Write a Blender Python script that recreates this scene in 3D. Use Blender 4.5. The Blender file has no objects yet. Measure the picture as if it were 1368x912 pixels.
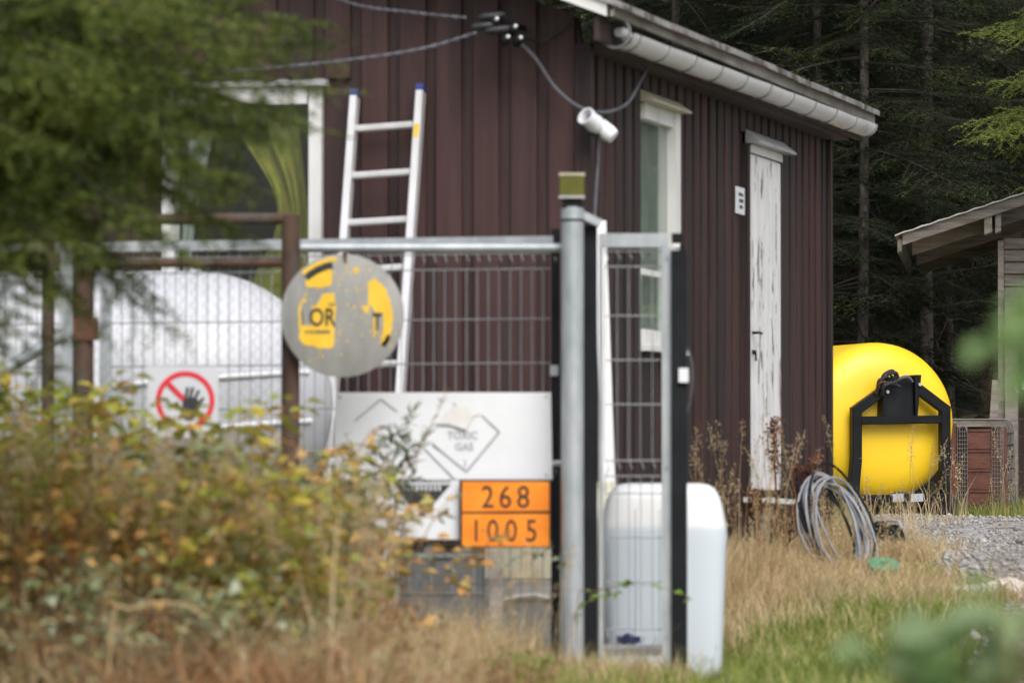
import bpy, math, random
import numpy as np
from mathutils import Matrix, Vector

# ------------------------------------------------------------------ camera, world, sun, exposure
scene = bpy.context.scene
COL = scene.collection
FPX, W0, H0, HOR = 7100.0, 1368.0, 912.0, 680.0      # focal length in photograph pixels, size, horizon row
CAMZ = 0.71
PITCH = math.atan((HOR - H0 / 2) / FPX)
cam_d = bpy.data.cameras.new('camera')
cam = bpy.data.objects.new('camera', cam_d)
COL.objects.link(cam)
cam.location = (0, 0, CAMZ)
cam.rotation_euler = (math.radians(90) + PITCH, 0, 0)
cam_d.sensor_width = 36.0
cam_d.lens = FPX / W0 * 36.0
cam_d.clip_start = 0.3
cam_d.clip_end = 600
cam_d.dof.use_dof = True
cam_d.dof.focus_distance = 40.0
cam_d.dof.aperture_fstop = 3.7
cam_d.dof.aperture_blades = 0
scene.camera = cam

SUN_EL, SUN_AZ = math.radians(48), math.radians(162)   # azimuth from +Y, clockwise
world = bpy.data.worlds.new('World')
scene.world = world
world.use_nodes = True
wn = world.node_tree.nodes
wl = world.node_tree.links
bg = wn['Background']
sky = wn.new('ShaderNodeTexSky')
sky.sky_type = 'NISHITA'
sky.sun_disc = False
sky.sun_elevation = SUN_EL
sky.sun_rotation = SUN_AZ
sky.air_density = 1.0
sky.dust_density = 4.0
sky.ozone_density = 1.0
hsv = wn.new('ShaderNodeHueSaturation')
hsv.inputs['Saturation'].default_value = 0.50
wl.new(sky.outputs[0], hsv.inputs['Color'])
wl.new(hsv.outputs[0], bg.inputs['Color'])
bg.inputs['Strength'].default_value = 0.11
sun_d = bpy.data.lights.new('sun', 'SUN')
sun_d.energy = 1.2
sun_d.angle = math.radians(40)
sun_d.color = (1.0, 0.985, 0.965)
sun = bpy.data.objects.new('sun', sun_d)
COL.objects.link(sun)
sv = Vector((math.sin(SUN_AZ) * math.cos(SUN_EL), math.cos(SUN_AZ) * math.cos(SUN_EL), math.sin(SUN_EL)))
sun.rotation_euler = sv.to_track_quat('Z', 'Y').to_euler()
sun.location = (0, 0, 20)
scene.view_settings.view_transform = 'Standard'
scene.view_settings.look = 'None'
scene.view_settings.gamma = 1.0
scene.view_settings.use_curve_mapping = False
scene.view_settings.exposure = 0.88
scene.cycles.use_denoising = True
scene.cycles.max_bounces = 8
scene.cycles.diffuse_bounces = 3
scene.cycles.transparent_max_bounces = 12


def at(u, v, d):
    """World point that lies at depth d (metres along +Y) on the sight line of photograph pixel (u, v)."""
    rx = (u - W0 / 2) / FPX
    ru = (H0 / 2 - v) / FPX
    cp, sp = math.cos(PITCH), math.sin(PITCH)
    y = cp - ru * sp
    z = sp + ru * cp
    k = d / y
    return Vector((rx * k, d, CAMZ + z * k))


def gz(x, y):
    """ground height"""
    z = np.interp(y, [-40, 0, 12, 18, 22.5, 24.8, 26.2, 28, 30.5, 35, 40, 46, 60, 90, 140, 300],
                  [-1.2, -0.9, -0.45, -0.16, -0.07, -0.11, 0.06, 0.25, 0.42, 0.55, 0.645, 0.75, 1.7, 5, 12, 40])
    return z + 0.02 * np.sin(x * 1.7 + y * 0.9) + 0.015 * np.sin(x * 3.1 - y * 2.3)


def gzf(x, y):
    return float(gz(np.array(x), np.array(y)))


# ------------------------------------------------------------------ materials
MATS = {}


def _base(name):
    m = bpy.data.materials.new(name)
    m.use_nodes = True
    nt = m.node_tree
    return m, nt, nt.nodes['Principled BSDF']


def ramp(nt, stops, interp='LINEAR'):
    r = nt.nodes.new('ShaderNodeValToRGB')
    r.color_ramp.interpolation = interp
    el = r.color_ramp.elements
    while len(el) < len(stops):
        el.new(0.5)
    for e, (p, c) in zip(el, stops):
        e.position = p
        e.color = (c[0], c[1], c[2], 1)
    return r


def mat(name, c1, c2=None, rough=0.7, scale=(6, 6, 6), detail=5, bump=0.0, bscale=None, metal=0.0, spec=0.4, lo=0.35, hi=0.65, c3=None, s3=2.0, t3=0.62, w3=0.06):
    """noise-mottled paint / wood / metal; c3 adds patches of another colour (wear, rust)"""
    if name in MATS:
        return MATS[name]
    m, nt, b = _base(name)
    N, L = nt.nodes, nt.links
    tc = N.new('ShaderNodeTexCoord')
    mp = N.new('ShaderNodeMapping')
    mp.inputs['Scale'].default_value = scale
    L.new(tc.outputs['Object'], mp.inputs['Vector'])
    nz = N.new('ShaderNodeTexNoise')
    nz.inputs['Scale'].default_value = 1.0
    nz.inputs['Detail'].default_value = detail
    nz.inputs['Roughness'].default_value = 0.6
    L.new(mp.outputs[0], nz.inputs['Vector'])
    c2 = c2 or tuple(min(1, v * 1.25) for v in c1)
    r = ramp(nt, [(lo, c1), (hi, c2)])
    L.new(nz.outputs['Fac'], r.inputs[0])
    out = r.outputs[0]
    if c3:
        n3 = N.new('ShaderNodeTexNoise')
        n3.inputs['Scale'].default_value = s3
        n3.inputs['Detail'].default_value = 8
        n3.inputs['Roughness'].default_value = 0.65
        m3 = N.new('ShaderNodeMapping')
        m3.inputs['Scale'].default_value = (scale[0] / 3, scale[1] / 3, scale[2] / 3)
        m3.inputs['Location'].default_value = (7.3, 2.1, 4.4)
        L.new(tc.outputs['Object'], m3.inputs['Vector'])
        L.new(m3.outputs[0], n3.inputs['Vector'])
        r3 = ramp(nt, [(t3 - w3, (0, 0, 0)), (t3 + w3, (1, 1, 1))])
        L.new(n3.outputs['Fac'], r3.inputs[0])
        mx = N.new('ShaderNodeMixRGB')
        L.new(r3.outputs[0], mx.inputs[0])
        L.new(out, mx.inputs[1])
        mx.inputs[2].default_value = (*c3, 1)
        out = mx.outputs[0]
    L.new(out, b.inputs['Base Color'])
    b.inputs['Roughness'].default_value = rough
    b.inputs['Metallic'].default_value = metal
    b.inputs['Specular IOR Level'].default_value = spec
    if bump:
        bp = N.new('ShaderNodeBump')
        bp.inputs['Strength'].default_value = bump
        bp.inputs['Distance'].default_value = 0.01
        nb = N.new('ShaderNodeTexNoise')
        nb.inputs['Scale'].default_value = 1
        nb.inputs['Detail'].default_value = 6
        mb_ = N.new('ShaderNodeMapping')
        s = bscale or tuple(v * 3 for v in scale)
        mb_.inputs['Scale'].default_value = s
        L.new(tc.outputs['Object'], mb_.inputs['Vector'])
        L.new(mb_.outputs[0], nb.inputs['Vector'])
        L.new(nb.outputs['Fac'], bp.inputs['Height'])
        L.new(bp.outputs[0], b.inputs['Normal'])
    MATS[name] = m
    return m


def leafmat(name, stops, rough=0.6, trans=0.3, nscale=3.0, nmix=0.35):
    """each leaf / blade (mesh island) takes its own colour; a slow noise groups the tints into clumps"""
    m, nt, b = _base(name)
    N, L = nt.nodes, nt.links
    g = N.new('ShaderNodeNewGeometry')
    nz = N.new('ShaderNodeTexNoise')
    nz.inputs['Scale'].default_value = nscale
    nz.inputs['Detail'].default_value = 2
    tc = N.new('ShaderNodeTexCoord')
    L.new(tc.outputs['Object'], nz.inputs['Vector'])
    st = N.new('ShaderNodeMapRange')
    st.inputs['From Min'].default_value = 0.3
    st.inputs['From Max'].default_value = 0.7
    L.new(nz.outputs['Fac'], st.inputs['Value'])
    mx = N.new('ShaderNodeMix')
    mx.data_type = 'FLOAT'
    mx.inputs['Factor'].default_value = nmix
    L.new(g.outputs['Random Per Island'], mx.inputs['A'])
    L.new(st.outputs[0], mx.inputs['B'])
    r = ramp(nt, stops)
    L.new(mx.outputs['Result'], r.inputs[0])
    L.new(r.outputs[0], b.inputs['Base Color'])
    b.inputs['Roughness'].default_value = rough
    b.inputs['Specular IOR Level'].default_value = 0.3
    tr = N.new('ShaderNodeBsdfTranslucent')
    L.new(r.outputs[0], tr.inputs['Color'])
    ms = N.new('ShaderNodeMixShader')
    ms.inputs[0].default_value = trans
    L.new(b.outputs[0], ms.inputs[1])
    L.new(tr.outputs[0], ms.inputs[2])
    L.new(ms.outputs[0], N['Material Output'].inputs['Surface'])
    MATS[name] = m
    return m


def glassmat(name):
    m, nt, b = _base(name)
    N, L = nt.nodes, nt.links
    N.remove(b)
    gl = N.new('ShaderNodeBsdfGlossy')
    gl.inputs['Roughness'].default_value = 0.03
    tp = N.new('ShaderNodeBsdfTransparent')
    tp.inputs['Color'].default_value = (0.86, 0.9, 0.88, 1)
    fr = N.new('ShaderNodeFresnel')
    ge = N.new('ShaderNodeNewGeometry')          # same reflectance on both faces of the thin pane
    io = N.new('ShaderNodeMix')
    io.data_type = 'FLOAT'
    io.inputs['A'].default_value = 1.5
    io.inputs['B'].default_value = 1 / 1.5
    L.new(ge.outputs['Backfacing'], io.inputs['Factor'])
    L.new(io.outputs['Result'], fr.inputs['IOR'])
    ms = N.new('ShaderNodeMixShader')
    L.new(fr.outputs[0], ms.inputs[0])
    L.new(tp.outputs[0], ms.inputs[1])
    L.new(gl.outputs[0], ms.inputs[2])
    L.new(ms.outputs[0], N['Material Output'].inputs['Surface'])
    MATS[name] = m
    return m


M = {}
M['paint'] = mat('brown_paint_front', (0.030, 0.0145, 0.0138), (0.046, 0.024, 0.0225), 0.6, (9, 9, 0.9), bump=0.25, bscale=(60, 60, 2), c3=(0.027, 0.0145, 0.014), s3=1.2, t3=0.6, w3=0.12)
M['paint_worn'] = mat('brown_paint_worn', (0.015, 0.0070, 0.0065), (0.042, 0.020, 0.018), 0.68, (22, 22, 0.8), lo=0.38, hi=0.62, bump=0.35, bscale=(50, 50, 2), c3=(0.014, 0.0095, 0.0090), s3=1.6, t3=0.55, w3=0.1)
for q_, (ka, kb) in enumerate(((1.25, 1.12), (0.8, 0.85), (1.05, 0.75))):
    M['paint%d' % q_] = mat('brown_paint_front_%d' % q_, (0.030 * ka, 0.0145 * kb, 0.0135 * kb), (0.047 * ka, 0.0245 * kb, 0.0228 * kb), 0.6, (11 + q_, 11, 0.8), bump=0.25, bscale=(60, 60, 2), c3=(0.024, 0.0135, 0.013), s3=1.5 + 0.4 * q_, t3=0.57, w3=0.1)
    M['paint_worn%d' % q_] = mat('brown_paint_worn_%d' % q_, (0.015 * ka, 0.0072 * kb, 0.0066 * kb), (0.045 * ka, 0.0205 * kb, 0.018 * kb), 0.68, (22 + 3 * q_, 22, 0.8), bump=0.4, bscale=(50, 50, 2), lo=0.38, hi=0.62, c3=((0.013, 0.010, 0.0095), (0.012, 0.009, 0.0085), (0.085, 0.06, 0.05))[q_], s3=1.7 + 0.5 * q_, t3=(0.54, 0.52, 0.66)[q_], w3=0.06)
M['brown_trim'] = mat('brown_trim', (0.026, 0.014, 0.0125), (0.042, 0.023, 0.020), 0.7, (5, 5, 5), bump=0.2)
M['white'] = mat('white_paint', (0.55, 0.55, 0.54), (0.68, 0.68, 0.67), 0.5, (4, 4, 2), bump=0.1, c3=(0.40, 0.38, 0.33), s3=3, t3=0.68, w3=0.05)
M['door'] = mat('flaking_white_paint', (0.56, 0.56, 0.565), (0.68, 0.68, 0.69), 0.6, (16, 16, 5), bump=0.3, c3=(0.15, 0.12, 0.10), s3=2.3, t3=0.60, w3=0.02)
M['greywood'] = mat('weathered_grey_wood', (0.15, 0.135, 0.12), (0.26, 0.24, 0.215), 0.85, (3, 3, 20), bump=0.4)
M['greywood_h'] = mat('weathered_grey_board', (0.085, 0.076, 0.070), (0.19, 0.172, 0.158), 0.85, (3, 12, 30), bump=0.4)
M['ochre'] = mat('flashing_ochre_paint', (0.36, 0.33, 0.23), (0.46, 0.43, 0.32), 0.6, (8, 8, 8))
M['greytrim'] = mat('grey_flashing', (0.30, 0.30, 0.31), (0.40, 0.40, 0.41), 0.45, (8, 8, 8))
M['roofgrey'] = mat('roof_sheet_grey', (0.15, 0.142, 0.138), (0.30, 0.29, 0.285), 0.55, (5, 9, 9), bump=0.2, c3=(0.07, 0.05, 0.042), s3=2.5, t3=0.56, w3=0.05)
M['gutter'] = mat('grey_plastic_gutter', (0.56, 0.56, 0.57), (0.64, 0.64, 0.65), 0.35, (3, 3, 3), c3=(0.28, 0.27, 0.25), s3=2, t3=0.66, w3=0.08)
M['gutdark'] = mat('gutter_bracket_grey', (0.16, 0.17, 0.18), (0.22, 0.23, 0.24), 0.4, (8, 8, 8))
M['galv'] = mat('galvanised_steel', (0.30, 0.33, 0.35), (0.42, 0.45, 0.475), 0.42, (14, 14, 5), metal=0.35, bump=0.05)
M['galv2'] = mat('galvanised_wire', (0.17, 0.175, 0.19), (0.25, 0.255, 0.275), 0.5, (14, 14, 5), metal=0.2)
M['alu'] = mat('aluminium', (0.58, 0.58, 0.58), (0.68, 0.68, 0.69), 0.38, (10, 10, 3), metal=0.35)
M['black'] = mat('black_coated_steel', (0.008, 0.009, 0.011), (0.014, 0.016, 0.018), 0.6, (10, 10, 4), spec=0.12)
M['blackgloss'] = mat('black_gloss_paint', (0.006, 0.0068, 0.008), (0.011, 0.012, 0.014), 0.42, (6, 6, 6), spec=0.14)
M['rust'] = mat('rusty_steel', (0.045, 0.026, 0.018), (0.085, 0.050, 0.034), 0.85, (12, 12, 5), bump=0.4, c3=(0.07, 0.062, 0.055), s3=2, t3=0.58)
M['rustred'] = mat('rust_red_steel', (0.060, 0.018, 0.012), (0.12, 0.040, 0.025), 0.6, (6, 6, 12), bump=0.3, c3=(0.06, 0.022, 0.016), s3=2, t3=0.6)
M['concrete'] = mat('concrete', (0.22, 0.215, 0.20), (0.34, 0.33, 0.31), 0.9, (5, 5, 5), bump=0.4)
M['tankwhite'] = mat('white_tank_paint', (0.46, 0.475, 0.505), (0.54, 0.55, 0.58), 0.36, (2, 2, 2))
M['tankrib'] = mat('white_tank_band', (0.72, 0.73, 0.74), (0.8, 0.8, 0.81), 0.4, (3, 3, 3))
M['yellow'] = mat('yellow_plastic', (0.76, 0.49, 0.012), (0.82, 0.55, 0.02), 0.40, (1.2, 1.2, 1.2), spec=0.45, bump=0.02, bscale=(3, 3, 3))
M['signwhite'] = mat('white_sign_sheet', (0.60, 0.62, 0.65), (0.68, 0.70, 0.73), 0.5, (2, 2, 2), c3=(0.6, 0.6, 0.58), s3=2, t3=0.68)
M['torn'] = mat('torn_film', (0.55, 0.545, 0.52), (0.62, 0.615, 0.60), 0.55, (20, 20, 20))
M['print'] = mat('dark_print', (0.05, 0.05, 0.052), (0.09, 0.09, 0.095), 0.6, (30, 30, 30))
M['printgrey'] = mat('faded_grey_print', (0.22, 0.22, 0.23), (0.34, 0.34, 0.36), 0.6, (25, 25, 25))
M['orange'] = mat('orange_plate', (0.78, 0.20, 0.010), (0.88, 0.28, 0.02), 0.4, (7, 7, 9))
M['digits'] = mat('plate_black', (0.022, 0.012, 0.008), (0.05, 0.025, 0.015), 0.55, (20, 20, 20))
M['signgrey'] = mat('bare_sign_metal', (0.20, 0.20, 0.19), (0.29, 0.29, 0.275), 0.55, (7, 7, 3), c3=(0.34, 0.24, 0.14), s3=3.2, t3=0.71, w3=0.03)
M['signyellow'] = mat('sign_yellow', (0.66, 0.40, 0.020), (0.75, 0.48, 0.045), 0.5, (12, 12, 5), c3=(0.35, 0.31, 0.20), s3=4, t3=0.66, w3=0.04)
M['signblack'] = mat('sign_black', (0.015, 0.015, 0.016), (0.035, 0.035, 0.036), 0.5, (12, 12, 12))
M['red'] = mat('sign_red', (0.52, 0.020, 0.035), (0.62, 0.035, 0.05), 0.45, (6, 6, 6))
M['canpl'] = mat('white_translucent_plastic', (0.72, 0.73, 0.72), (0.78, 0.79, 0.78), 0.35, (3, 3, 3))
M['canfull'] = mat('plastic_with_liquid_behind', (0.46, 0.53, 0.60), (0.52, 0.59, 0.66), 0.35, (3, 3, 3))
M['cream'] = mat('cream_plastic', (0.58, 0.55, 0.42), (0.66, 0.63, 0.50), 0.5, (4, 4, 4))
M['grip'] = mat('plastic_grip', (0.60, 0.59, 0.53), (0.66, 0.65, 0.60), 0.4, (4, 4, 4))
M['tub'] = mat('grey_plastic', (0.20, 0.215, 0.23), (0.27, 0.285, 0.30), 0.5, (4, 4, 4))
M['bluecap'] = mat('blue_plastic', (0.025, 0.035, 0.16), (0.035, 0.05, 0.21), 0.5, (9, 9, 9))
M['darkblue'] = mat('dark_blue_plastic', (0.012, 0.018, 0.07), (0.02, 0.03, 0.1), 0.5, (9, 9, 9))
M['lampolive'] = mat('olive_lens', (0.075, 0.075, 0.006), (0.11, 0.105, 0.01), 0.3, (9, 9, 9))
M['cable'] = mat('grey_cable', (0.075, 0.075, 0.088), (0.125, 0.125, 0.145), 0.5, (9, 9, 9))
M['cableblk'] = mat('black_cable', (0.015, 0.015, 0.017), (0.03, 0.03, 0.032), 0.5, (9, 9, 9))
M['porcelain'] = mat('white_porcelain', (0.62, 0.63, 0.66), (0.7, 0.71, 0.74), 0.25, (9, 9, 9))
M['pipegrey'] = mat('grey_poly_pipe', (0.19, 0.20, 0.225), (0.30, 0.31, 0.34), 0.38, (9, 9, 9))
M['yellowcable'] = mat('yellow_cable', (0.55, 0.36, 0.16), (0.62, 0.42, 0.2), 0.5, (9, 9, 9))
M['greenlid'] = mat('green_plastic', (0.06, 0.24, 0.13), (0.08, 0.3, 0.17), 0.5, (9, 9, 9))
M['cloth'] = mat('white_sheet', (0.62, 0.60, 0.56), (0.74, 0.72, 0.69), 0.7, (9, 9, 9), bump=0.3)
M['curtain'] = mat('olive_yellow_curtain', (0.15, 0.145, 0.018), (0.32, 0.285, 0.035), 0.85, (5, 7, 3))
M['lace'] = mat('lace_with_reflected_tint', (0.34, 0.37, 0.33), (0.5, 0.53, 0.48), 0.9, (6, 6, 2))  # greenish grey tint paints the side pane's reflection into the lace
M['room'] = mat('dim_room', (0.09, 0.085, 0.08), (0.12, 0.11, 0.10), 0.9, (2, 2, 2))
M['bark'] = mat('spruce_bark', (0.030, 0.025, 0.022), (0.10, 0.086, 0.076), 0.9, (14, 14, 5), bump=0.8, c3=(0.17, 0.16, 0.145), s3=3, t3=0.62, w3=0.05)
M['twig'] = mat('dead_twig', (0.022, 0.018, 0.015), (0.060, 0.052, 0.044), 0.9, (5, 5, 5))
M['stem'] = mat('brown_stem', (0.14, 0.075, 0.045), (0.24, 0.14, 0.085), 0.8, (12, 12, 12))
M['soil'] = mat('grassy_soil', (0.13, 0.105, 0.050), (0.30, 0.24, 0.13), 0.95, (5, 5, 5), bump=0.6, c3=(0.13, 0.16, 0.045), s3=1.5, t3=0.5, w3=0.1)
M['litter'] = mat('needle_litter', (0.018, 0.014, 0.009), (0.045, 0.034, 0.020), 0.95, (4, 4, 4), bump=0.6, c3=(0.022, 0.034, 0.010), s3=1.5, t3=0.55, w3=0.08)
M['gravel'] = mat('gravel', (0.18, 0.172, 0.165), (0.42, 0.405, 0.395), 0.95, (28, 28, 28), bump=0.9, bscale=(40, 40, 40), c3=(0.13, 0.115, 0.08), s3=0.35, t3=0.56, w3=0.08)
M['stone'] = leafmat('gravel_stones', [(0, (0.17, 0.16, 0.15)), (0.5, (0.28, 0.268, 0.258)), (1, (0.44, 0.425, 0.415))], 0.9, 0.0)
M['tyre'] = mat('tyre_rubber', (0.015, 0.015, 0.015), (0.028, 0.027, 0.025), 0.8, (9, 9, 9))
M['wiremesh'] = mat('dull_wire', (0.11, 0.105, 0.10), (0.18, 0.172, 0.165), 0.6, (9, 9, 9), metal=0.2)
M['glass'] = glassmat('window_glass')
M['needle'] = leafmat('spruce_needles', [(0, (0.004, 0.007, 0.002)), (0.45, (0.010, 0.017, 0.005)), (0.72, (0.036, 0.050, 0.011)), (1, (0.13, 0.145, 0.04))], 0.55, 0.22, 1.6, 0.62)  # dark stops hold the canopy's shade, painted into the needle colour
M['needle_near'] = leafmat('spruce_needles_near', [(0, (0.015, 0.026, 0.005)), (0.36, (0.055, 0.082, 0.013)), (0.68, (0.135, 0.17, 0.03)), (1, (0.27, 0.28, 0.08))], 0.55, 0.32, 3.0, 0.6)  # lowest stops darkened to paint shadow between the near boughs
M['needle_lit'] = leafmat('lit_spruce_needles', [(0, (0.05, 0.075, 0.015)), (0.35, (0.12, 0.16, 0.03)), (0.7, (0.21, 0.25, 0.05)), (1, (0.34, 0.34, 0.12))], 0.5, 0.35, 3.0, 0.5)  # brighter copy of the needles, daylight on these boughs painted in
M['lf_green'] = leafmat('bramble_leaf', [(0, (0.10, 0.13, 0.025)), (0.25, (0.24, 0.28, 0.045)), (0.55, (0.42, 0.41, 0.06)), (0.78, (0.52, 0.40, 0.07)), (0.88, (0.48, 0.24, 0.07)), (1, (0.48, 0.52, 0.36))], 0.6, 0.35, 4.0, 0.3)
M['lf_tan'] = leafmat('tan_autumn_leaf', [(0, (0.24, 0.11, 0.035)), (0.3, (0.52, 0.26, 0.08)), (0.55, (0.64, 0.40, 0.14)), (0.75, (0.34, 0.32, 0.08)), (1, (0.72, 0.54, 0.33))], 0.65, 0.28, 4.0, 0.3)
M['lf_brown'] = leafmat('withered_leaf', [(0, (0.11, 0.045, 0.022)), (0.35, (0.27, 0.12, 0.055)), (0.65, (0.42, 0.22, 0.10)), (0.85, (0.22, 0.19, 0.07)), (1, (0.55, 0.38, 0.22))], 0.7, 0.25, 3.5, 0.3)
M['lf_mix'] = leafmat('grey_green_bramble_leaf', [(0, (0.10, 0.12, 0.04)), (0.3, (0.21, 0.24, 0.10)), (0.55, (0.27, 0.31, 0.17)), (0.75, (0.38, 0.42, 0.31)), (0.88, (0.44, 0.34, 0.10)), (1, (0.50, 0.52, 0.42))], 0.5, 0.25, 4.0, 0.3)
M['lf_willow'] = leafmat('willowherb_leaf', [(0, (0.035, 0.060, 0.025)), (0.6, (0.08, 0.115, 0.04)), (1, (0.2, 0.2, 0.1))], 0.6, 0.3)
M['lf_near'] = leafmat('fresh_green_leaf', [(0, (0.12, 0.20, 0.05)), (0.5, (0.17, 0.27, 0.09)), (1, (0.22, 0.34, 0.13))], 0.5, 0.35)
M['lf_pale'] = leafmat('pale_leaf', [(0, (0.14, 0.19, 0.11)), (1, (0.28, 0.33, 0.23))], 0.5, 0.3)
M['lf_dull'] = leafmat('dull_green_leaf', [(0, (0.05, 0.10, 0.022)), (0.6, (0.11, 0.18, 0.05)), (1, (0.26, 0.33, 0.19))], 0.45, 0.25)  # the leaf's own duller green
M['lf_bright'] = leafmat('bright_ground_leaf', [(0, (0.09, 0.16, 0.02)), (0.6, (0.16, 0.27, 0.03)), (1, (0.28, 0.36, 0.16))], 0.55, 0.3)
M['gr_dry'] = leafmat('dry_grass', [(0, (0.32, 0.21, 0.09)), (0.35, (0.55, 0.41, 0.22)), (0.7, (0.70, 0.56, 0.36)), (1, (0.34, 0.36, 0.13))], 0.6, 0.45, 1.6, 0.45)
M['gr_brown'] = leafmat('withered_brown_grass', [(0, (0.14, 0.06, 0.028)), (0.35, (0.34, 0.17, 0.075)), (0.65, (0.50, 0.29, 0.14)), (1, (0.62, 0.45, 0.26))], 0.65, 0.3, 2.5, 0.45)
M['gr_green'] = leafmat('green_grass', [(0, (0.11, 0.16, 0.03)), (0.45, (0.22, 0.28, 0.055)), (0.70, (0.33, 0.35, 0.11)), (0.85, (0.50, 0.42, 0.22)), (1, (0.60, 0.48, 0.29))], 0.6, 0.4, 1.3, 0.5)
M['dock'] = leafmat('rust_red_seed', [(0, (0.075, 0.022, 0.012)), (0.6, (0.15, 0.048, 0.026)), (1, (0.23, 0.09, 0.05))], 0.8, 0.1)

# ------------------------------------------------------------------ mesh helpers
ROOT = {}


def tag(o, label=None, cat=None, group=None, kind=None):
    if label:
        o['label'] = label
    if cat:
        o['category'] = cat
    if group:
        o['group'] = group
    if kind:
        o['kind'] = kind
    return o


def thing(name, label, cat, loc=(0, 0, 0), rz=0.0, group=None):
    o = bpy.data.objects.new(name, None)
    COL.objects.link(o)
    o.empty_display_size = 0.1
    o.location = loc
    o.rotation_euler = (0, 0, rz)
    ROOT[o] = Matrix.Translation(Vector(loc)) @ Matrix.Rotation(rz, 4, 'Z')
    return tag(o, label, cat, group)


def link(name, me, parent=None, root=None):
    o = bpy.data.objects.new(name, me)
    COL.objects.link(o)
    if parent is not None:
        o.parent = parent
        ROOT[o] = ROOT.get(parent, Matrix.Identity(4))
    return o


class MB:
    """collects shapes; build() links them as ONE mesh object. World coordinates unless local=True."""

    def __init__(self):
        self.v, self.f, self.m = [], [], []
        self.mi = 0

    def add(self, vs, fs):
        n = len(self.v)
        self.v += [Vector(p) for p in vs]
        self.f += [tuple(i + n for i in f) for f in fs]
        self.m += [self.mi] * len(fs)
        return self

    def box(self, a, b):
        x0, y0, z0 = (min(a[i], b[i]) for i in range(3))
        x1, y1, z1 = (max(a[i], b[i]) for i in range(3))
        return self.add([(x0, y0, z0), (x1, y0, z0), (x1, y1, z0), (x0, y1, z0), (x0, y0, z1), (x1, y0, z1), (x1, y1, z1), (x0, y1, z1)],
                        [(0, 3, 2, 1), (4, 5, 6, 7), (0, 1, 5, 4), (1, 2, 6, 5), (2, 3, 7, 6), (3, 0, 4, 7)])

    def bar(self, p, q, w, h, up=(0, 0, 1), ch=0.0):
        """rectangular bar from p to q; w across, h along up; ch chamfers the long edges"""
        p, q = Vector(p), Vector(q)
        d = (q - p).normalized()
        up = Vector(up)
        s = d.cross(up)
        if s.length < 1e-5:
            s = d.cross(Vector((1, 0, 0)))
        s.normalize()
        u = s.cross(d).normalized()
        w, h = w / 2, h / 2
        if ch:
            prof = [(-w + ch, -h), (w - ch, -h), (w, -h + ch), (w, h - ch), (w - ch, h), (-w + ch, h), (-w, h - ch), (-w, -h + ch)]
        else:
            prof = [(-w, -h), (w, -h), (w, h), (-w, h)]
        n = len(prof)
        vs = [p + s * a + u * b for a, b in prof] + [q + s * a + u * b for a, b in prof]
        fs = [(i, (i + 1) % n, n + (i + 1) % n, n + i) for i in range(n)]
        fs += [tuple(range(n - 1, -1, -1)), tuple(range(n, 2 * n))]
        return self.add(vs, fs)

    def tube(self, pts, r, n=8, cap=True, closed=False):
        pts = [Vector(p) for p in pts]
        k = len(pts)
        rs = r if isinstance(r, (list, tuple)) else [r] * k
        vs, fs = [], []
        ref = None
        for i in range(k):
            if closed:
                d = pts[(i + 1) % k] - pts[i - 1]
            else:
                d = pts[min(i + 1, k - 1)] - pts[max(i - 1, 0)]
            d.normalize()
            if ref is None:
                ref = d.orthogonal().normalized()
            ref = (ref - d * ref.dot(d))
            if ref.length < 1e-6:
                ref = d.orthogonal()
            ref.normalize()
            s = d.cross(ref)
            for j in range(n):
                a = 2 * math.pi * j / n
                vs.append(pts[i] + (ref * math.cos(a) + s * math.sin(a)) * rs[i])
        for i in range(k if closed else k - 1):
            i2 = (i + 1) % k
            for j in range(n):
                j2 = (j + 1) % n
                fs.append((i * n + j, i * n + j2, i2 * n + j2, i2 * n + j))
        if cap and not closed:
            fs.append(tuple(range(n - 1, -1, -1)))
            fs.append(tuple((k - 1) * n + j for j in range(n)))
        return self.add(vs, fs)

    def lathe(self, prof, origin, axis, n=24, caps=True):
        """prof: (distance along axis, radius)"""
        a = Vector(axis).normalized()
        e = a.orthogonal().normalized()
        g = a.cross(e)
        o = Vector(origin)
        vs, fs = [], []
        for (h, r) in prof:
            for j in range(n):
                t = 2 * math.pi * j / n
                vs.append(o + a * h + (e * math.cos(t) + g * math.sin(t)) * r)
        for i in range(len(prof) - 1):
            for j in range(n):
                j2 = (j + 1) % n
                fs.append((i * n + j, i * n + j2, (i + 1) * n + j2, (i + 1) * n + j))
        if caps:
            fs.append(tuple(range(n - 1, -1, -1)))
            fs.append(tuple((len(prof) - 1) * n + j for j in range(n)))
        return self.add(vs, fs)

    def prism(self, poly, thick):
        """poly: list of points of a flat polygon; thick: Vector"""
        n = len(poly)
        poly = [Vector(p) for p in poly]
        t = Vector(thick)
        vs = poly + [p + t for p in poly]
        fs = [tuple(range(n - 1, -1, -1)), tuple(range(n, 2 * n))]
        fs += [(i, (i + 1) % n, n + (i + 1) % n, n + i) for i in range(n)]
        return self.add(vs, fs)

    def build(self, name, mats, parent=None, smooth=False, local=False, kind=None):
        me = bpy.data.meshes.new(name)
        vs = self.v
        if parent is not None and not local:
            inv = ROOT[parent].inverted()
            vs = [inv @ p for p in vs]
        me.from_pydata([tuple(p) for p in vs], [], self.f)
        for mm in (mats if isinstance(mats, (list, tuple)) else [mats]):
            me.materials.append(mm)
        if self.mi:
            me.polygons.foreach_set('material_index', self.m)
        if smooth:
            me.polygons.foreach_set('use_smooth', [True] * len(self.f))
            if smooth != 'all':
                try:
                    me.set_sharp_from_angle(angle=math.radians(40))
                except Exception:
                    pass
        me.update()
        o = link(name, me, parent)
        if kind:
            o['kind'] = kind
        return o


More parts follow.
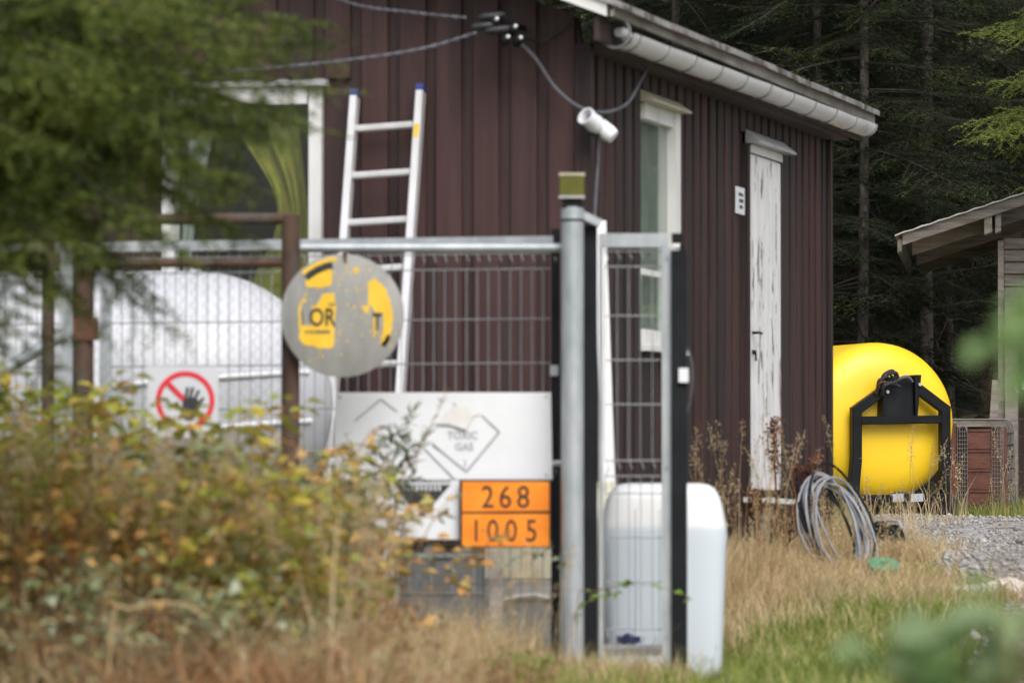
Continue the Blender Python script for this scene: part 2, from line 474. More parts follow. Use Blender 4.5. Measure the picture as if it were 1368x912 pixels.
def np_mesh(name, V, F, mats, parent=None, idx=None, smooth=False, shift=None):
    V = np.asarray(V, dtype=np.float32)
    if parent is not None and shift is None:
        t = ROOT[parent].to_translation()
        V = V - np.array(t, dtype=np.float32)
    me = bpy.data.meshes.new(name)
    F = np.asarray(F, dtype=np.int32)
    k = F.shape[1]
    me.vertices.add(len(V))
    me.vertices.foreach_set('co', V.ravel())
    me.loops.add(F.size)
    me.loops.foreach_set('vertex_index', F.ravel())
    me.polygons.add(len(F))
    me.polygons.foreach_set('loop_start', np.arange(0, F.size, k, dtype=np.int32))
    me.polygons.foreach_set('loop_total', np.full(len(F), k, dtype=np.int32))
    for mm in (mats if isinstance(mats, (list, tuple)) else [mats]):
        me.materials.append(mm)
    if idx is not None:
        me.polygons.foreach_set('material_index', np.asarray(idx, dtype=np.int32))
    if smooth:
        me.polygons.foreach_set('use_smooth', np.ones(len(F), dtype=bool))
    me.update()
    return link(name, me, parent)


def text_mb(s, size, origin, right, up, depth=0.0015, sx=1.0, align='CENTER', bold=0.0):
    """flat lettering as mesh, centred on origin in the plane right/up"""
    cu = bpy.data.curves.new('lettering', 'FONT')
    cu.body = s
    cu.size = size
    cu.align_x = align
    cu.align_y = 'CENTER'
    cu.offset = bold
    cu.resolution_u = 4
    o = bpy.data.objects.new('lettering', cu)
    COL.objects.link(o)
    dg = bpy.context.evaluated_depsgraph_get()
    me = bpy.data.meshes.new_from_object(o.evaluated_get(dg))
    mb = MB()
    r, u = Vector(right).normalized(), Vector(up).normalized()
    nrm = r.cross(u)
    og = Vector(origin)
    vs = [og + r * (v.co.x * sx) + u * v.co.y + nrm * depth for v in me.vertices]
    mb.add(vs, [tuple(p.vertices) for p in me.polygons])
    bpy.data.objects.remove(o)
    bpy.data.curves.remove(cu)
    bpy.data.meshes.remove(me)
    return mb


RX, UZ, FR = Vector((1, 0, 0)), Vector((0, 0, 1)), Vector((0, -1, 0))   # right, up, towards the photographer

# ------------------------------------------------------------------ ground
def build_ground():
    xs = np.unique(np.concatenate([np.linspace(-300, -14, 14), np.linspace(-14, 16, 90), np.linspace(16, 300, 14)]))
    ys = np.unique(np.concatenate([np.linspace(-40, 10, 12), np.linspace(10, 50, 120), np.linspace(50, 300, 24)]))
    X, Y = np.meshgrid(xs, ys)
    Z = gz(X, Y)
    V = np.stack([X, Y, Z], -1).reshape(-1, 3)
    nx = len(xs)
    i = np.arange(len(V)).reshape(len(ys), nx)
    F = np.stack([i[:-1, :-1], i[:-1, 1:], i[1:, 1:], i[1:, :-1]], -1).reshape(-1, 4)
    tag(np_mesh('ground', V, F, M['soil'], smooth=True), kind='structure')


def gravel_left(y):
    return np.interp(y, [22, 25, 27, 28.5, 30, 33, 36, 41, 44], [1.95, 2.13, 2.45, 2.72, 2.35, 2.20, 2.2, 2.4, 3.2])


def build_gravel():
    rng = np.random.default_rng(4)
    ys = np.linspace(22, 43, 85)
    V, F = [], []
    n = 40
    for y in ys:
        x0 = gravel_left(y) + rng.normal(0, 0.05)
        for k in range(n):
            x = x0 + (10 - x0) * k / (n - 1)
            V.append((x, y, gzf(x, y) + 0.008 + (0.0 if k else -0.012)))
    i = np.arange(len(V)).reshape(len(ys), n)
    F = np.stack([i[:-1, :-1], i[:-1, 1:], i[1:, 1:], i[1:, :-1]], -1).reshape(-1, 4)
    tag(np_mesh('gravel_yard', V, F, M['gravel'], smooth=True), kind='structure')
    # loose stones
    N = 13000
    y = rng.uniform(24, 42, N)
    x = gravel_left(y) + rng.exponential(1.1, N) - 0.1
    ok = x < 6
    x, y = x[ok], y[ok]
    N = len(x)
    s = rng.gamma(2.0, 0.0042, N) + 0.004
    base = np.array([(1, 0, 0), (-1, 0, 0), (0, 1, 0), (0, -1, 0), (0, 0, 1), (0, 0, -1)], float)
    fb = np.array([(0, 2, 4), (2, 1, 4), (1, 3, 4), (3, 0, 4), (2, 0, 5), (1, 2, 5), (3, 1, 5), (0, 3, 5)])
    off = base[None] * s[:, None, None] * rng.uniform(0.6, 1.3, (N, 6, 1))
    a = rng.uniform(0, 6.28, N)
    c, sn = np.cos(a), np.sin(a)
    ox = off[..., 0] * c[:, None] - off[..., 1] * sn[:, None]
    oy = off[..., 0] * sn[:, None] + off[..., 1] * c[:, None]
    z = gz(x, y) + 0.008
    Vs = np.stack([x[:, None] + ox, y[:, None] + oy, z[:, None] + off[..., 2] * 0.7 + s[:, None] * 0.3], -1).reshape(-1, 3)
    Fs = (fb[None] + (np.arange(N) * 6)[:, None, None]).reshape(-1, 3)
    tag(np_mesh('gravel_stones', Vs, Fs, M['stone']), 'loose grey stones scattered over the gravel yard', 'gravel', kind='stuff')


def build_forest_floor():
    rng = np.random.default_rng(2)
    xs = np.concatenate([np.linspace(-60, -10, 8), np.linspace(-9.5, 16, 70), np.linspace(18, 70, 8)])
    ys = np.concatenate([np.linspace(44.2, 60, 34), np.linspace(61, 140, 24)])
    X, Y = np.meshgrid(xs, ys)
    Y = Y.copy()
    Y[0] += rng.normal(0, 0.25, len(xs))
    Z = gz(X, Y) + 0.03 + rng.uniform(0, 0.05, X.shape)
    Z[0] = gz(X[0], Y[0]) - 0.02
    V = np.stack([X, Y, Z], -1).reshape(-1, 3)
    i = np.arange(len(V)).reshape(len(ys), len(xs))
    F = np.stack([i[:-1, :-1], i[:-1, 1:], i[1:, 1:], i[1:, :-1]], -1).reshape(-1, 4)
    tag(np_mesh('forest_floor', V, F, M['litter'], smooth=True), kind='structure')


build_ground()
build_gravel()
build_forest_floor()

# ------------------------------------------------------------------ brown house
HA = (0.342, 26.15, 0.0)
HRZ = math.atan2(0.9709, 0.2396)
SL, FW = 6.54, 6.0            # side wall length (local x), gable width (local y)
PIT = math.tan(math.radians(22))
EAVE_Y, EAVE_Z = -0.25, 3.17  # eave edge of the roof (top side)


def roof_z(y):
    return EAVE_Z + (min(y, FW - y) - EAVE_Y) * PIT


def build_house():
    rng = random.Random(11)
    h = thing('house', 'dark brown board-clad cabin with white door, windows and grey gutter', 'house', HA, HRZ)
    zb = 0.56
    WIN_F = (1.36, 2.11, 1.62, 2.765)     # y0 y1 z0 z1 on the gable wall
    WIN_S = (1.30, 2.10, 1.60, 2.76)     # x0 x1 z0 z1 on the side wall
    DOOR = (4.03, 4.99, 0.80, 2.76)
    ztop = 3.0

    def sheet(mb, axis, a0, a1, z0, z1):   # backing wall, 40 mm thick behind plane 0
        if a1 - a0 < 1e-4 or z1 - z0 < 1e-4:
            return
        if axis == 'x':
            mb.box((a0, 0.0, z0), (a1, 0.05, z1))
        else:
            mb.box((0.0, a0, z0), (0.05, a1, z1))
    # --- side wall
    side = MB()
    x0, x1, z0, z1 = WIN_S
    d0, d1, e0, e1 = DOOR
    sheet(side, 'x', 0.05, x0, zb, ztop)
    sheet(side, 'x', x0, x1, zb, z0)
    sheet(side, 'x', x0, x1, z1, ztop)
    sheet(side, 'x', x1, d0, zb, ztop)
    sheet(side, 'x', d0, d1, zb, e0)
    sheet(side, 'x', d0, d1, e1, ztop)
    sheet(side, 'x', d1, SL, zb, ztop)
    ws = side.build('side_wall', M['paint_worn'], h, local=True)
    # --- gable wall
    fr = MB()
    y0, y1, g0, g1 = WIN_F
    sheet(fr, 'y', 0.0, y0, zb, ztop)
    sheet(fr, 'y', y0, y1, zb, g0)
    sheet(fr, 'y', y0, y1, g1, ztop)
    sheet(fr, 'y', y1, FW, zb, ztop)
    fr.prism([(0.0, 0.0, ztop), (0.0, FW, ztop), (0.0, FW - 0.02, roof_z(FW) - 0.14), (0.0, FW / 2, roof_z(FW / 2) - 0.14), (0.0, 0.02, roof_z(0) - 0.14)], (0.05, 0, 0))
    wf = fr.build('gable_wall', M['paint'], h, local=True)
    bk = MB()
    bk.box((SL - 0.05, 0.05, zb), (SL, FW - 0.05, ztop))
    bk.box((0.05, FW - 0.05, zb), (SL, FW, ztop))
    bk.build('rear_wall', M['paint_worn'], h, local=True)

    # --- planks, one object each
    def plank(parent, axis, c, w, segs, m, top=None):
        for (za, zb_) in segs:
            if zb_ - za < 0.03:
                continue
            t = 0.027 + rng.uniform(-0.003, 0.003)
            ww = w / 2 + rng.uniform(-0.003, 0.003)
            ch = 0.004
            dz = rng.uniform(-0.012, 0.0) if za < zb + 0.1 else 0
            prof = [(-ww, -0.001), (-ww, t - ch), (-ww + ch, t), (ww - ch, t), (ww, t - ch), (ww, -0.001)]
            vs = []
            tilt = rng.uniform(-0.004, 0.004)
            for k, z in enumerate((za + dz, zb_)):
                for (a, b) in prof:
                    a2 = c + a + (tilt * k)
                    zz = z
                    if k and top:
                        zz = top(a2)
                    vs.append((a2, -b, zz) if axis == 'x' else (-b, a2, zz))
            n = len(prof)
            fs = [(i, i + 1, n + i + 1, n + i) for i in range(n - 1)] + [tuple(range(n - 1, -1, -1)), tuple(range(n, 2 * n))]
            MB().add(vs, fs).build('plank', M[m + str(rng.choice((0, 0, 1, 2)))], parent, local=True)
    c = 0.095
    while c < FW - 0.02:
        cw = 0.134
        segs = [(zb - 0.02, ztop)]
        tp = lambda yy: roof_z(yy) - 0.145
        if c + cw / 2 > y0 - 0.055 and c - cw / 2 < y1 + 0.055:
            plank(wf, 'y', c, cw, [(zb - 0.02, g0 - 0.07)], 'paint')
            plank(wf, 'y', c, cw, [(g1 + 0.09, ztop)], 'paint', tp)
        else:
            plank(wf, 'y', c, cw, segs, 'paint', tp)
        c += 0.191
    c = 0.11
    while c < SL - 0.03:
        cw = 0.148
        if c + cw / 2 > x0 - 0.05 and c - cw / 2 < x1 + 0.05:
            segs = [(zb - 0.02, z0 - 0.06), (z1 + 0.08, ztop)]
        elif c + cw / 2 > d0 - 0.06 and c - cw / 2 < d1 + 0.06:
            segs = [(zb - 0.02, e0 - 0.13), (e1 + 0.08, ztop)]
        else:
            segs = [(zb - 0.02, ztop)]
        plank(ws, 'x', c, cw, segs, 'paint_worn')
        c += 0.2115
    # corner boards
    cb = MB()
    cb.box((-0.052, -0.056, zb - 0.02), (-0.0315, 0.022, 3.0))
    cb.box((-0.0313, -0.056, zb - 0.02), (0.030, -0.0315, 3.0))
    cb.build('corner_board', M['paint_worn'], h, local=True)
    cb = MB()
    cb.box((SL - 0.05, -0.052, zb - 0.02), (SL + 0.024, -0.0315, 3.0))
    cb.build('corner_board', M['paint_worn'], h, local=True)
    # plinth
    pl = MB()
    pl.box((0.03, 0.03, -0.25), (SL - 0.03, FW - 0.03, zb - 0.002))
    pl.build('plinth', M['concrete'], h, local=True)
    # dim room lining so that the windows look into a closed room
    rm = MB()
    rm.box((0.10, 0.10, zb), (SL - 0.1, FW - 0.1, 0.70))
    rm.box((0.06, 0.06, 2.98), (SL - 0.06, FW - 0.06, 3.0))
    rm.box((2.9, 0.06, 0.7), (2.95, 5.9, 2.98))
    rm.box((0.06, 4.0, 0.7), (2.9, 4.05, 2.98))
    rm.build('room_lining', M['room'], h, local=True)

    # --- gable window
    w = MB()
    for (a, b, cc, d) in ((y0 - 0.04, y0 + 0.025, g0 - 0.05, g1 + 0.05), (y1 - 0.025, y1 + 0.04, g0 - 0.05, g1 + 0.05)):
        w.box((-0.045, a, cc), (0.05, b, d))
    w.box((-0.0448, y0 + 0.035, g1 - 0.035), (0.05, y1 - 0.035, g1 + 0.05))
    w.box((-0.0448, y0 + 0.035, g0 - 0.05), (0.05, y1 - 0.035, g0 + 0.035))
    wo = w.build('window', M['white'], h, local=True)
    s = MB()
    s.box((0.004, y0 + 0.035, g0 + 0.035), (0.008, y1 - 0.035, g1 - 0.035))
    s.build('pane', M['glass'], wo, local=True)
    s = MB()
    s.add([(-0.085, y0 - 0.07, g1 + 0.062), (-0.085, y1 + 0.07, g1 + 0.062), (0.0, y1 + 0.07, g1 + 0.092), (0.0, y0 - 0.07, g1 + 0.092),
           (-0.085, y0 - 0.07, g1 + 0.052), (-0.085, y1 + 0.07, g1 + 0.052), (0.0, y1 + 0.07, g1 + 0.052), (0.0, y0 - 0.07, g1 + 0.052)],
          [(0, 1, 2, 3), (4, 7, 6, 5), (0, 4, 5, 1), (3, 2, 6, 7), (0, 3, 7, 4), (1, 5, 6, 2)])
    s.build('head_flashing', M['greytrim'], wo, local=True)
    # olive-yellow curtain, gathered towards the right jamb
    V, F = [], []
    nu, nv = 40, 24
    for j in range(nv + 1):
        t = j / nv
        z = g1 - 0.03 - t * 1.12
        wd = 0.34 - 0.18 * math.sin(math.pi * min(1, t * 1.1)) ** 2 + 0.10 * max(0, t - 0.6)
        off = 0.03 + 0.10 * (1 - t) ** 1.5
        for i in range(nu + 1):
            q = i / nu
            y = y0 + off + q * wd
            V.append((0.10 + 0.020 * math.sin(q * 11 + t * 2.2) + 0.012 * math.sin(q * 23 - t * 4) + 0.004 * math.sin(q * 47), y, z))
    for j in range(nv):
        for i in range(nu):
            a = j * (nu + 1) + i
            F.append((a, a + 1, a + nu + 2, a + nu + 1))
    MB().add(V, F).build('curtain', M['curtain'], wo, smooth='all', local=True)
    V, F = [], []
    for j in range(nv + 1):
        t = j / nv
        for i in range(nu + 1):
            q = i / nu
            V.append((0.09 + 0.018 * math.sin(q * 13 + t), y1 - 0.02 - q * (0.05 + 0.15 * abs(1 - t * 1.3) ** 1.2), g1 - 0.03 - t * 0.95))
    for j in range(nv):
        for i in range(nu):
            a = j * (nu + 1) + i
            F.append((a, a + 1, a + nu + 2, a + nu + 1))
    MB().add(V, F).build('curtain', M['lace'], wo, smooth='all', local=True)

    # --- side window: deep white casing, pane set back
    w = MB()
    for (a, b, pr_) in ((x0 - 0.02, x0 + 0.03, -0.004), (x1 - 0.075, x1 + 0.04, -0.044)):
        w.box((a, pr_, z0 - 0.045), (b, 0.06, z1 + 0.05))
    w.box((x0 + 0.03, -0.0298, z1 - 0.03), (x1 - 0.075, 0.06, z1 + 0.05))
    w.box((x0 + 0.03, -0.0298, z0 - 0.045), (x1 - 0.075, 0.06, z0 + 0.04))
    wo = w.build('window', M['white'], h, local=True)
    s = MB()
    s.box((x0 + 0.03, 0.004, z0 + 0.04), (x1 - 0.075, 0.008, z1 - 0.03))
    s.build('pane', M['glass'], wo, local=True)
    s = MB()
    s.box((x0 + 0.04, -0.012, 1.925), (x1 - 0.076, 0.0035, 1.955))
    s.build('glazing_bar', M['white'], wo, local=True)
    s = MB()
    s.add([(x0 - 0.07, -0.095, z1 + 0.062), (x1 + 0.09, -0.095, z1 + 0.062), (x1 + 0.09, -0.02, z1 + 0.115), (x0 - 0.07, -0.02, z1 + 0.115),
           (x0 - 0.07, -0.095, z1 + 0.052), (x1 + 0.09, -0.095, z1 + 0.052), (x1 + 0.09, -0.02, z1 + 0.052), (x0 - 0.07, -0.02, z1 + 0.052)],
          [(0, 3, 2, 1), (4, 5, 6, 7), (0, 1, 5, 4), (3, 7, 6, 2), (0, 4, 7, 3), (1, 2, 6, 5)])
    s.build('head_flashing', M['ochre'], wo, local=True)
    s = MB()
    s.box((x0 - 0.05, -0.085, z0 - 0.075), (x1 + 0.06, -0.02, z0 - 0.047))
    s.build('sill', M['white'], wo, local=True)
    V, F = [], []
    nu, nv = 30, 16
    for j in range(nv + 1):
        t = j / nv
        for i in range(nu + 1):
            q = i / nu
            V.append((x0 + 0.02 + q * 0.86, 0.040 + 0.014 * math.sin(q * 28 + t), z1 - 0.02 - t * 1.14))
    for j in range(nv):
        for i in range(nu):
            a = j * (nu + 1) + i
            F.append((a, a + 1, a + nu + 2, a + nu + 1))
    MB().add(V, F).build('curtain', M['lace'], wo, smooth='all', local=True)  # full-width lace, its tone stands in for reflected sky and trees

    # --- door
    d = MB()
    d.box((d0 + 0.025, -0.026, e0 + 0.02), (d1 - 0.025, 0.016, e1 - 0.03))
    do = d.build('door', M['door'], h, local=True)
    nb = 6
    bw = (d1 - d0 - 0.06) / nb
    for k in range(nb):
        a = d0 + 0.03 + bw * k
        bxm = MB()
        bxm.bar((a + bw / 2, -0.032, e0 + 0.025), (a + bw / 2, -0.032, e1 - 0.04), bw - 0.006, 0.011, up=(0, 1, 0), ch=0.002)
        bxm.build('board', M['door'], do, local=True)
    hd = MB()
    hd.lathe([(0, 0.009), (0.036, 0.007)], (d0 + 0.075, -0.038, 1.71), (0, -1, 0), 10)
    hd.bar((d0 + 0.07, -0.072, 1.712), (d0 + 0.165, -0.076, 1.708), 0.010, 0.011)
    hd.build('handle', M['black'], do, local=True)
    kp = MB()
    kp.lathe([(0, 0.015), (0.022, 0.011)], (d0 + 0.08, -0.038, 1.60), (0, -1, 0), 10)
    kp.bar((d0 + 0.08, -0.056, 1.60), (d0 + 0.085, -0.058, 1.55), 0.008, 0.010)
    kp.build('padlock', M['black'], do, local=True)
    fm = MB()
    fm.box((d0 - 0.05, -0.040, e0 - 0.01), (d0 + 0.02, 0.05, e1 + 0.02))
    fm.box((d1 - 0.02, -0.040, e0 - 0.01), (d1 + 0.06, 0.05, e1 + 0.02))
    fm.box((d0 + 0.02, -0.0398, e1 - 0.025), (d1 - 0.02, 0.05, e1 + 0.02))
    fm.build('door_frame', M['paint_worn'], h, local=True)
    s = MB()
    s.box((d0 + 0.02, -0.048, e1 - 0.03), (d1 - 0.02, -0.0402, e1 + 0.018))
    s.build('top_rail', M['white'], do, local=True)
    s = MB()
    s.add([(d0 - 0.02, -0.10, e1 + 0.035), (d1 + 0.14, -0.10, e1 + 0.035), (d1 + 0.14, -0.02, e1 + 0.10), (d0 - 0.02, -0.02, e1 + 0.10),
           (d0 - 0.02, -0.10, e1 + 0.022), (d1 + 0.14, -0.10, e1 + 0.022), (d1 + 0.14, -0.02, e1 + 0.022), (d0 - 0.02, -0.02, e1 + 0.022)],
          [(0, 3, 2, 1), (4, 5, 6, 7), (0, 1, 5, 4), (3, 7, 6, 2), (0, 4, 7, 3), (1, 2, 6, 5)])
    s.build('head_flashing', M['greytrim'], do, local=True)
    s = MB()
    s.bar((d0 - 0.04, -0.07, e0 - 0.035), (d1 + 0.1, -0.07, e0 - 0.05), 0.12, 0.03)
    s.build('sill', M['white'], do, local=True)
    s = MB()
    s.box((d0 + 0.25, -0.034, e0 - 0.26), (d0 + 0.62, -0.024, e0 - 0.075))
    s.build('patch_board', M['greywood'], do, local=True)
    # plate beside the door
    p = MB()
    p.box((3.655, -0.040, 2.365), (3.885, -0.032, 2.515))
    po = p.build('number_plate', M['signwhite'], h, local=True)
    mk = MB()
    for zz, a, b in ((2.475, 3.71, 3.80), (2.472, 3.815, 3.835), (2.44, 3.72, 3.84), (2.405, 3.73, 3.82)):
        mk.box((a, -0.0425, zz - 0.009), (b, -0.0405, zz + 0.009))
    mk.build('print_marks', M['print'], po, local=True)

    # --- roof
    XA, XB = -0.40, SL + 0.36
    r = MB()
    for sgn in (0, 1):
        def P(x, y, dz):
            yy = FW - y if sgn else y
            return (x, yy, roof_z(yy) + dz)
        a = [P(XA, EAVE_Y, -0.022), P(XB, EAVE_Y, -0.022), P(XB, FW / 2, -0.022), P(XA, FW / 2, -0.022)]
        b = [(q[0], q[1], q[2] - 0.035) for q in a]
        r.add(a + b, [(0, 1, 2, 3), (7, 6, 5, 4), (0, 4, 5, 1), (1, 5, 6, 2), (2, 6, 7, 3), (3, 7, 4, 0)])
    ro = r.build('roof', M['brown_trim'], h, local=True)
    # sheets laid in strips, each with a small lip at the eave
    n = 11
    for sgn in (0, 1):
        for k in range(n):
            xa = XA - 0.02 + (XB - XA + 0.04) * k / n
            xb = XA - 0.02 + (XB - XA + 0.04) * (k + 1) / n - 0.006
            dz = 0.004 + rng.uniform(-0.004, 0.008)
            ext = rng.uniform(0.0, 0.02)
            V = []
            for x in (xa, xb):
                for (y, zz) in ((EAVE_Y - 0.03 - ext, -0.02), (EAVE_Y - 0.03 - ext, 0.012), (FW / 2, 0.012), (FW / 2, -0.02)):
                    yy = FW - y if sgn else y
                    V.append((x, yy, roof_z(yy) + zz + dz))
            s = MB().add(V, [(0, 1, 2, 3), (7, 6, 5, 4), (0, 4, 5, 1), (1, 5, 6, 2), (2, 6, 7, 3), (3, 7, 4, 0)])
            s.build('roof_sheet', M['roofgrey'], ro, local=True)
    # eave board (weathered grey), fascia (brown), soffit
    s = MB()
    s.bar((XA, EAVE_Y + 0.005, 3.128), (XB, EAVE_Y + 0.005, 3.118), 0.02, 0.062)
    s.build('eave_board', M['greywood'], ro, local=True)
    s = MB()
    s.box((XA + 0.03, EAVE_Y + 0.075, 2.985), (XB - 0.05, EAVE_Y + 0.10, 3.10))
    s.build('fascia', M['brown_trim'], ro, local=True)
    s = MB()
    s.box((-0.02, EAVE_Y + 0.10, 2.965), (SL + 0.02, 0.0, 2.985))
    s.build('soffit', M['brown_trim'], ro, local=True)
    # verge soffit boards under the overhang on the gable
    nbs = 3
    for k in range(nbs):
        xa = XA + 0.03 + k * 0.125
        s = MB()
        V = []
        for (x) in (xa, xa + 0.12):
            for (y, zz) in ((EAVE_Y + 0.02, -0.062), (EAVE_Y + 0.02, -0.08), (FW / 2, -0.08), (FW / 2, -0.062)):
                V.append((x, y, roof_z(y) + zz))
        s.add(V, [(0, 3, 2, 1), (4, 5, 6, 7), (0, 1, 5, 4), (1, 2, 6, 5), (2, 3, 7, 6), (3, 0, 4, 7)])
        s.build('verge_board', M['brown_trim'], ro, local=True)
    # bargeboards
    for sgn in (0, 1):
        V = []
        for x in (XA - 0.002, XA + 0.026):
            for (y, zz) in ((EAVE_Y + 0.03, -0.012), (EAVE_Y + 0.03, -0.085), (FW / 2, -0.16), (FW / 2, -0.012)):
                yy = FW - y if sgn else y
                V.append((x, yy, roof_z(yy) + zz))
        s = MB().add(V, [(0, 3, 2, 1), (4, 5, 6, 7), (0, 1, 5, 4), (1, 2, 6, 5), (2, 3, 7, 6), (3, 0, 4, 7)])
        s.build('bargeboard', M['white'], ro, local=True)
    # gutter: half pipe
    gy, R = -0.205, 0.073
    V, F = [], []
    XG0, XG1 = -0.05, SL + 0.33
    nseg, na = 24, 14
    for k in range(nseg + 1):
        x = XG0 + (XG1 - XG0) * k / nseg
        zc = 3.025 + 0.035 * k / nseg + 0.0015 * math.sin(k * 1.7)
        for rr in (R, R - 0.004):
            for j in range(na + 1):
                a = math.pi + math.pi * j / na
                V.append((x, gy - 0.0 + rr * math.cos(a), zc + 0.02 + rr * math.sin(a)))
    st = 2 * (na + 1)
    for k in range(nseg):
        for j in range(na):
            for o_ in (0, na + 1):
                a = k * st + o_ + j
                F.append((a, a + 1, a + st + 1, a + st))
        for j in (0, na):
            a = k * st + j
            F.append((a, a + na + 1, a + na + 1 + st, a + st))
    k = nseg * st
    F.append(tuple(k + j for j in range(na + 1)))
    g = MB().add(V, F).build('gutter', M['gutter'], h, smooth=True, local=True)
    for q in range(11):
        x = XG0 + 0.14 + q * (XG1 - XG0 - 0.2) / 10
        zc = 3.045 + 0.035 * (x - XG0) / (XG1 - XG0)
        pts = [(x, gy + (R + 0.004) * math.cos(math.pi + math.pi * j / 12), zc + (R + 0.004) * math.sin(math.pi + math.pi * j / 12)) for j in range(13)]
        s = MB().tube(pts, 0.0055, 6)
        s.build('bracket', M['gutdark'], g, local=True)
    # open outlet ring and loose elbow at the near end
    pts = [(-0.12, gy + 0.005 + 0.072 * math.cos(t), 3.04 + 0.072 * math.sin(t)) for t in np.linspace(0, 2 * math.pi, 25)[:-1]]
    MB().tube(pts, 0.008, 6, closed=True).build('outlet_ring', M['gutdark'], g, local=True)
    s = MB().tube([(-0.10, gy - 0.002, 3.045), (-0.05, gy - 0.015, 3.05), (0.03, gy - 0.02, 3.035)], [0.022, 0.026, 0.03], 12)
    s.build('elbow', M['gutter'], g, smooth=True, local=True)
    return h


house = build_house()


def hp(x, y, z):
    """house-local to world"""
    return ROOT[house] @ Vector((x, y, z))


# ------------------------------------------------------------------ service line and insulators on the gable
def curve_pts(pts, n=8):
    P = [Vector(p) for p in pts]
    out = []
    for i in range(len(P) - 1):
        p0, p1, p2, p3 = P[max(i - 1, 0)], P[i], P[i + 1], P[min(i + 2, len(P) - 1)]
        for k in range(n):
            t = k / n
            out.append(0.5 * ((2 * p1) + (-p0 + p2) * t + (2 * p0 - 5 * p1 + 4 * p2 - p3) * t * t + (-p0 + 3 * p1 - 3 * p2 + p3) * t ** 3))
    out.append(P[-1])
    return out


def build_service():
    # bracket with insulators
    b = thing('insulator_bracket', 'dark metal bracket with small insulators on the gable under the eave', 'bracket', at(683, 40, 26.0))
    mb = MB().tube([at(700, 38, 26.17), at(683, 34, 26.0), at(655, 24, 25.95)], 0.014, 8)
    mb.build('arm', M['black'], b, smooth=True)
    for (u, v, s) in ((685, 40, 1), (675, 54, 0.9), (692, 55, 0.9), (660, 30, 1.1)):
        p = at(u, v, 25.96)
        MB().lathe([(-0.03 * s, 0.012), (-0.028 * s, 0.026 * s), (0, 0.018 * s), (0.008, 0.028 * s), (0.03 * s, 0.018 * s)], p, (0.3, -1, 0.35), 12).build('insulator', M['black'], b, smooth=True)
        MB().lathe([(0, 0.010), (0.012, 0.009), (0.016, 0.004)], p + Vector((0.012, -0.032, 0.012)), (0.3, -1, 0.35), 10).build('bolt', M['porcelain'], b, smooth=True)
    for (u, v) in ((640, 24), (630, 37), (648, 42)):
        MB().lathe([(0, 0.012), (0.02, 0.022), (0.11, 0.02), (0.13, 0.008)], at(u, v, 25.95), (1, 0, 0.12), 10).build('splice_sleeve', M['cableblk'], b, smooth=True)

    def cable(name, label, pts, r, m, twist=False):
        P = curve_pts(pts, 14)
        t = thing(name, label, 'cable', P[len(P) // 2])
        if twist:
            for ph in (0, math.pi):
                Q = []
                L = 0.0
                for i, p in enumerate(P):
                    if i:
                        L += (P[i] - P[i - 1]).length
                    a = L * 38 + ph
                    Q.append(p + Vector((0, math.cos(a), math.sin(a))) * r * 0.9)
                MB().tube(Q, r, 6).build('strand', m, t, smooth=True)
        else:
            MB().tube(P, r, 8).build('sheath', m, t, smooth=True)
    cable('twisted_cable', 'grey twisted overhead cable sagging in from the left, lower of two', [at(-140, 92, 22.0), at(40, 97, 23.0), at(190, 99, 23.9), at(310, 95, 24.6), at(450, 82, 25.2), at(560, 66, 25.6), at(636, 44, 25.92)], 0.0052, M['cable'], True)
    cable('twisted_cable', 'grey twisted overhead cable crossing the top of the gable', [at(330, -60, 24.0), at(460, 2, 25.0), at(550, 17, 25.6), at(622, 24, 25.93)], 0.0052, M['cable'], True)
    cable('corner_cable', 'grey cable looping from the bracket to the porcelain holder on the corner', [at(690, 54, 26.0), at(715, 78, 26.05), at(740, 115, 26.05), at(765, 138, 26.02), at(786, 148, 26.0)], 0.0095, M['cable'])
    cable('eave_cable', 'grey cable curving up from the corner holder to the eave', [at(790, 150, 26.02), at(815, 149, 26.25), at(838, 138, 26.6), at(852, 115, 26.85), at(866, 88, 27.1)], 0.0085, M['cable'])
    cable('drop_cable', 'grey cable hanging down the house corner from the white holder', [at(801, 172, 26.0), at(799, 215, 26.05), at(796, 262, 26.05), at(793, 330, 26.06), at(792, 420, 26.08)], 0.008, M['cable'])
    cable('slack_cable', 'thin dark slack cable below the soffit beside the insulator bracket', [at(700, 50, 26.05), at(720, 56, 26.12), at(742, 46, 26.12), at(762, 30, 26.1)], 0.007, M['cableblk'])
    # twin porcelain lamp holder on the corner
    l = thing('lamp_holder', 'white twin porcelain holder mounted on the house corner', 'lamp holder', at(797, 165, 25.99))
    p = at(797, 166, 25.98)
    MB().lathe([(-0.01, 0.030), (0.0, 0.040), (0.05, 0.047), (0.09, 0.042), (0.118, 0.048), (0.124, 0.046), (0.122, 0.036), (0.06, 0.03), (0.055, 0.005)], p + Vector((0.02, 0.03, -0.02)), (-0.62, -0.62, 0.48), 20, caps=True).build('socket', M['porcelain'], l, smooth=True)
    MB().lathe([(-0.02, 0.034), (0.0, 0.042), (0.06, 0.042), (0.085, 0.034), (0.09, 0.012)], p + Vector((0.02, 0.03, -0.01)), (0.75, -0.25, -0.62), 20).build('socket', M['porcelain'], l, smooth=True)
    MB().bar(p + Vector((-0.01, 0.02, -0.06)), p + Vector((-0.01, 0.02, 0.06)), 0.05, 0.05).build('back_plate', M['black'], l)


build_service()


# ------------------------------------------------------------------ spruce trees
def unit(a):
    return a / np.maximum(np.linalg.norm(a, axis=-1, keepdims=True), 1e-9)


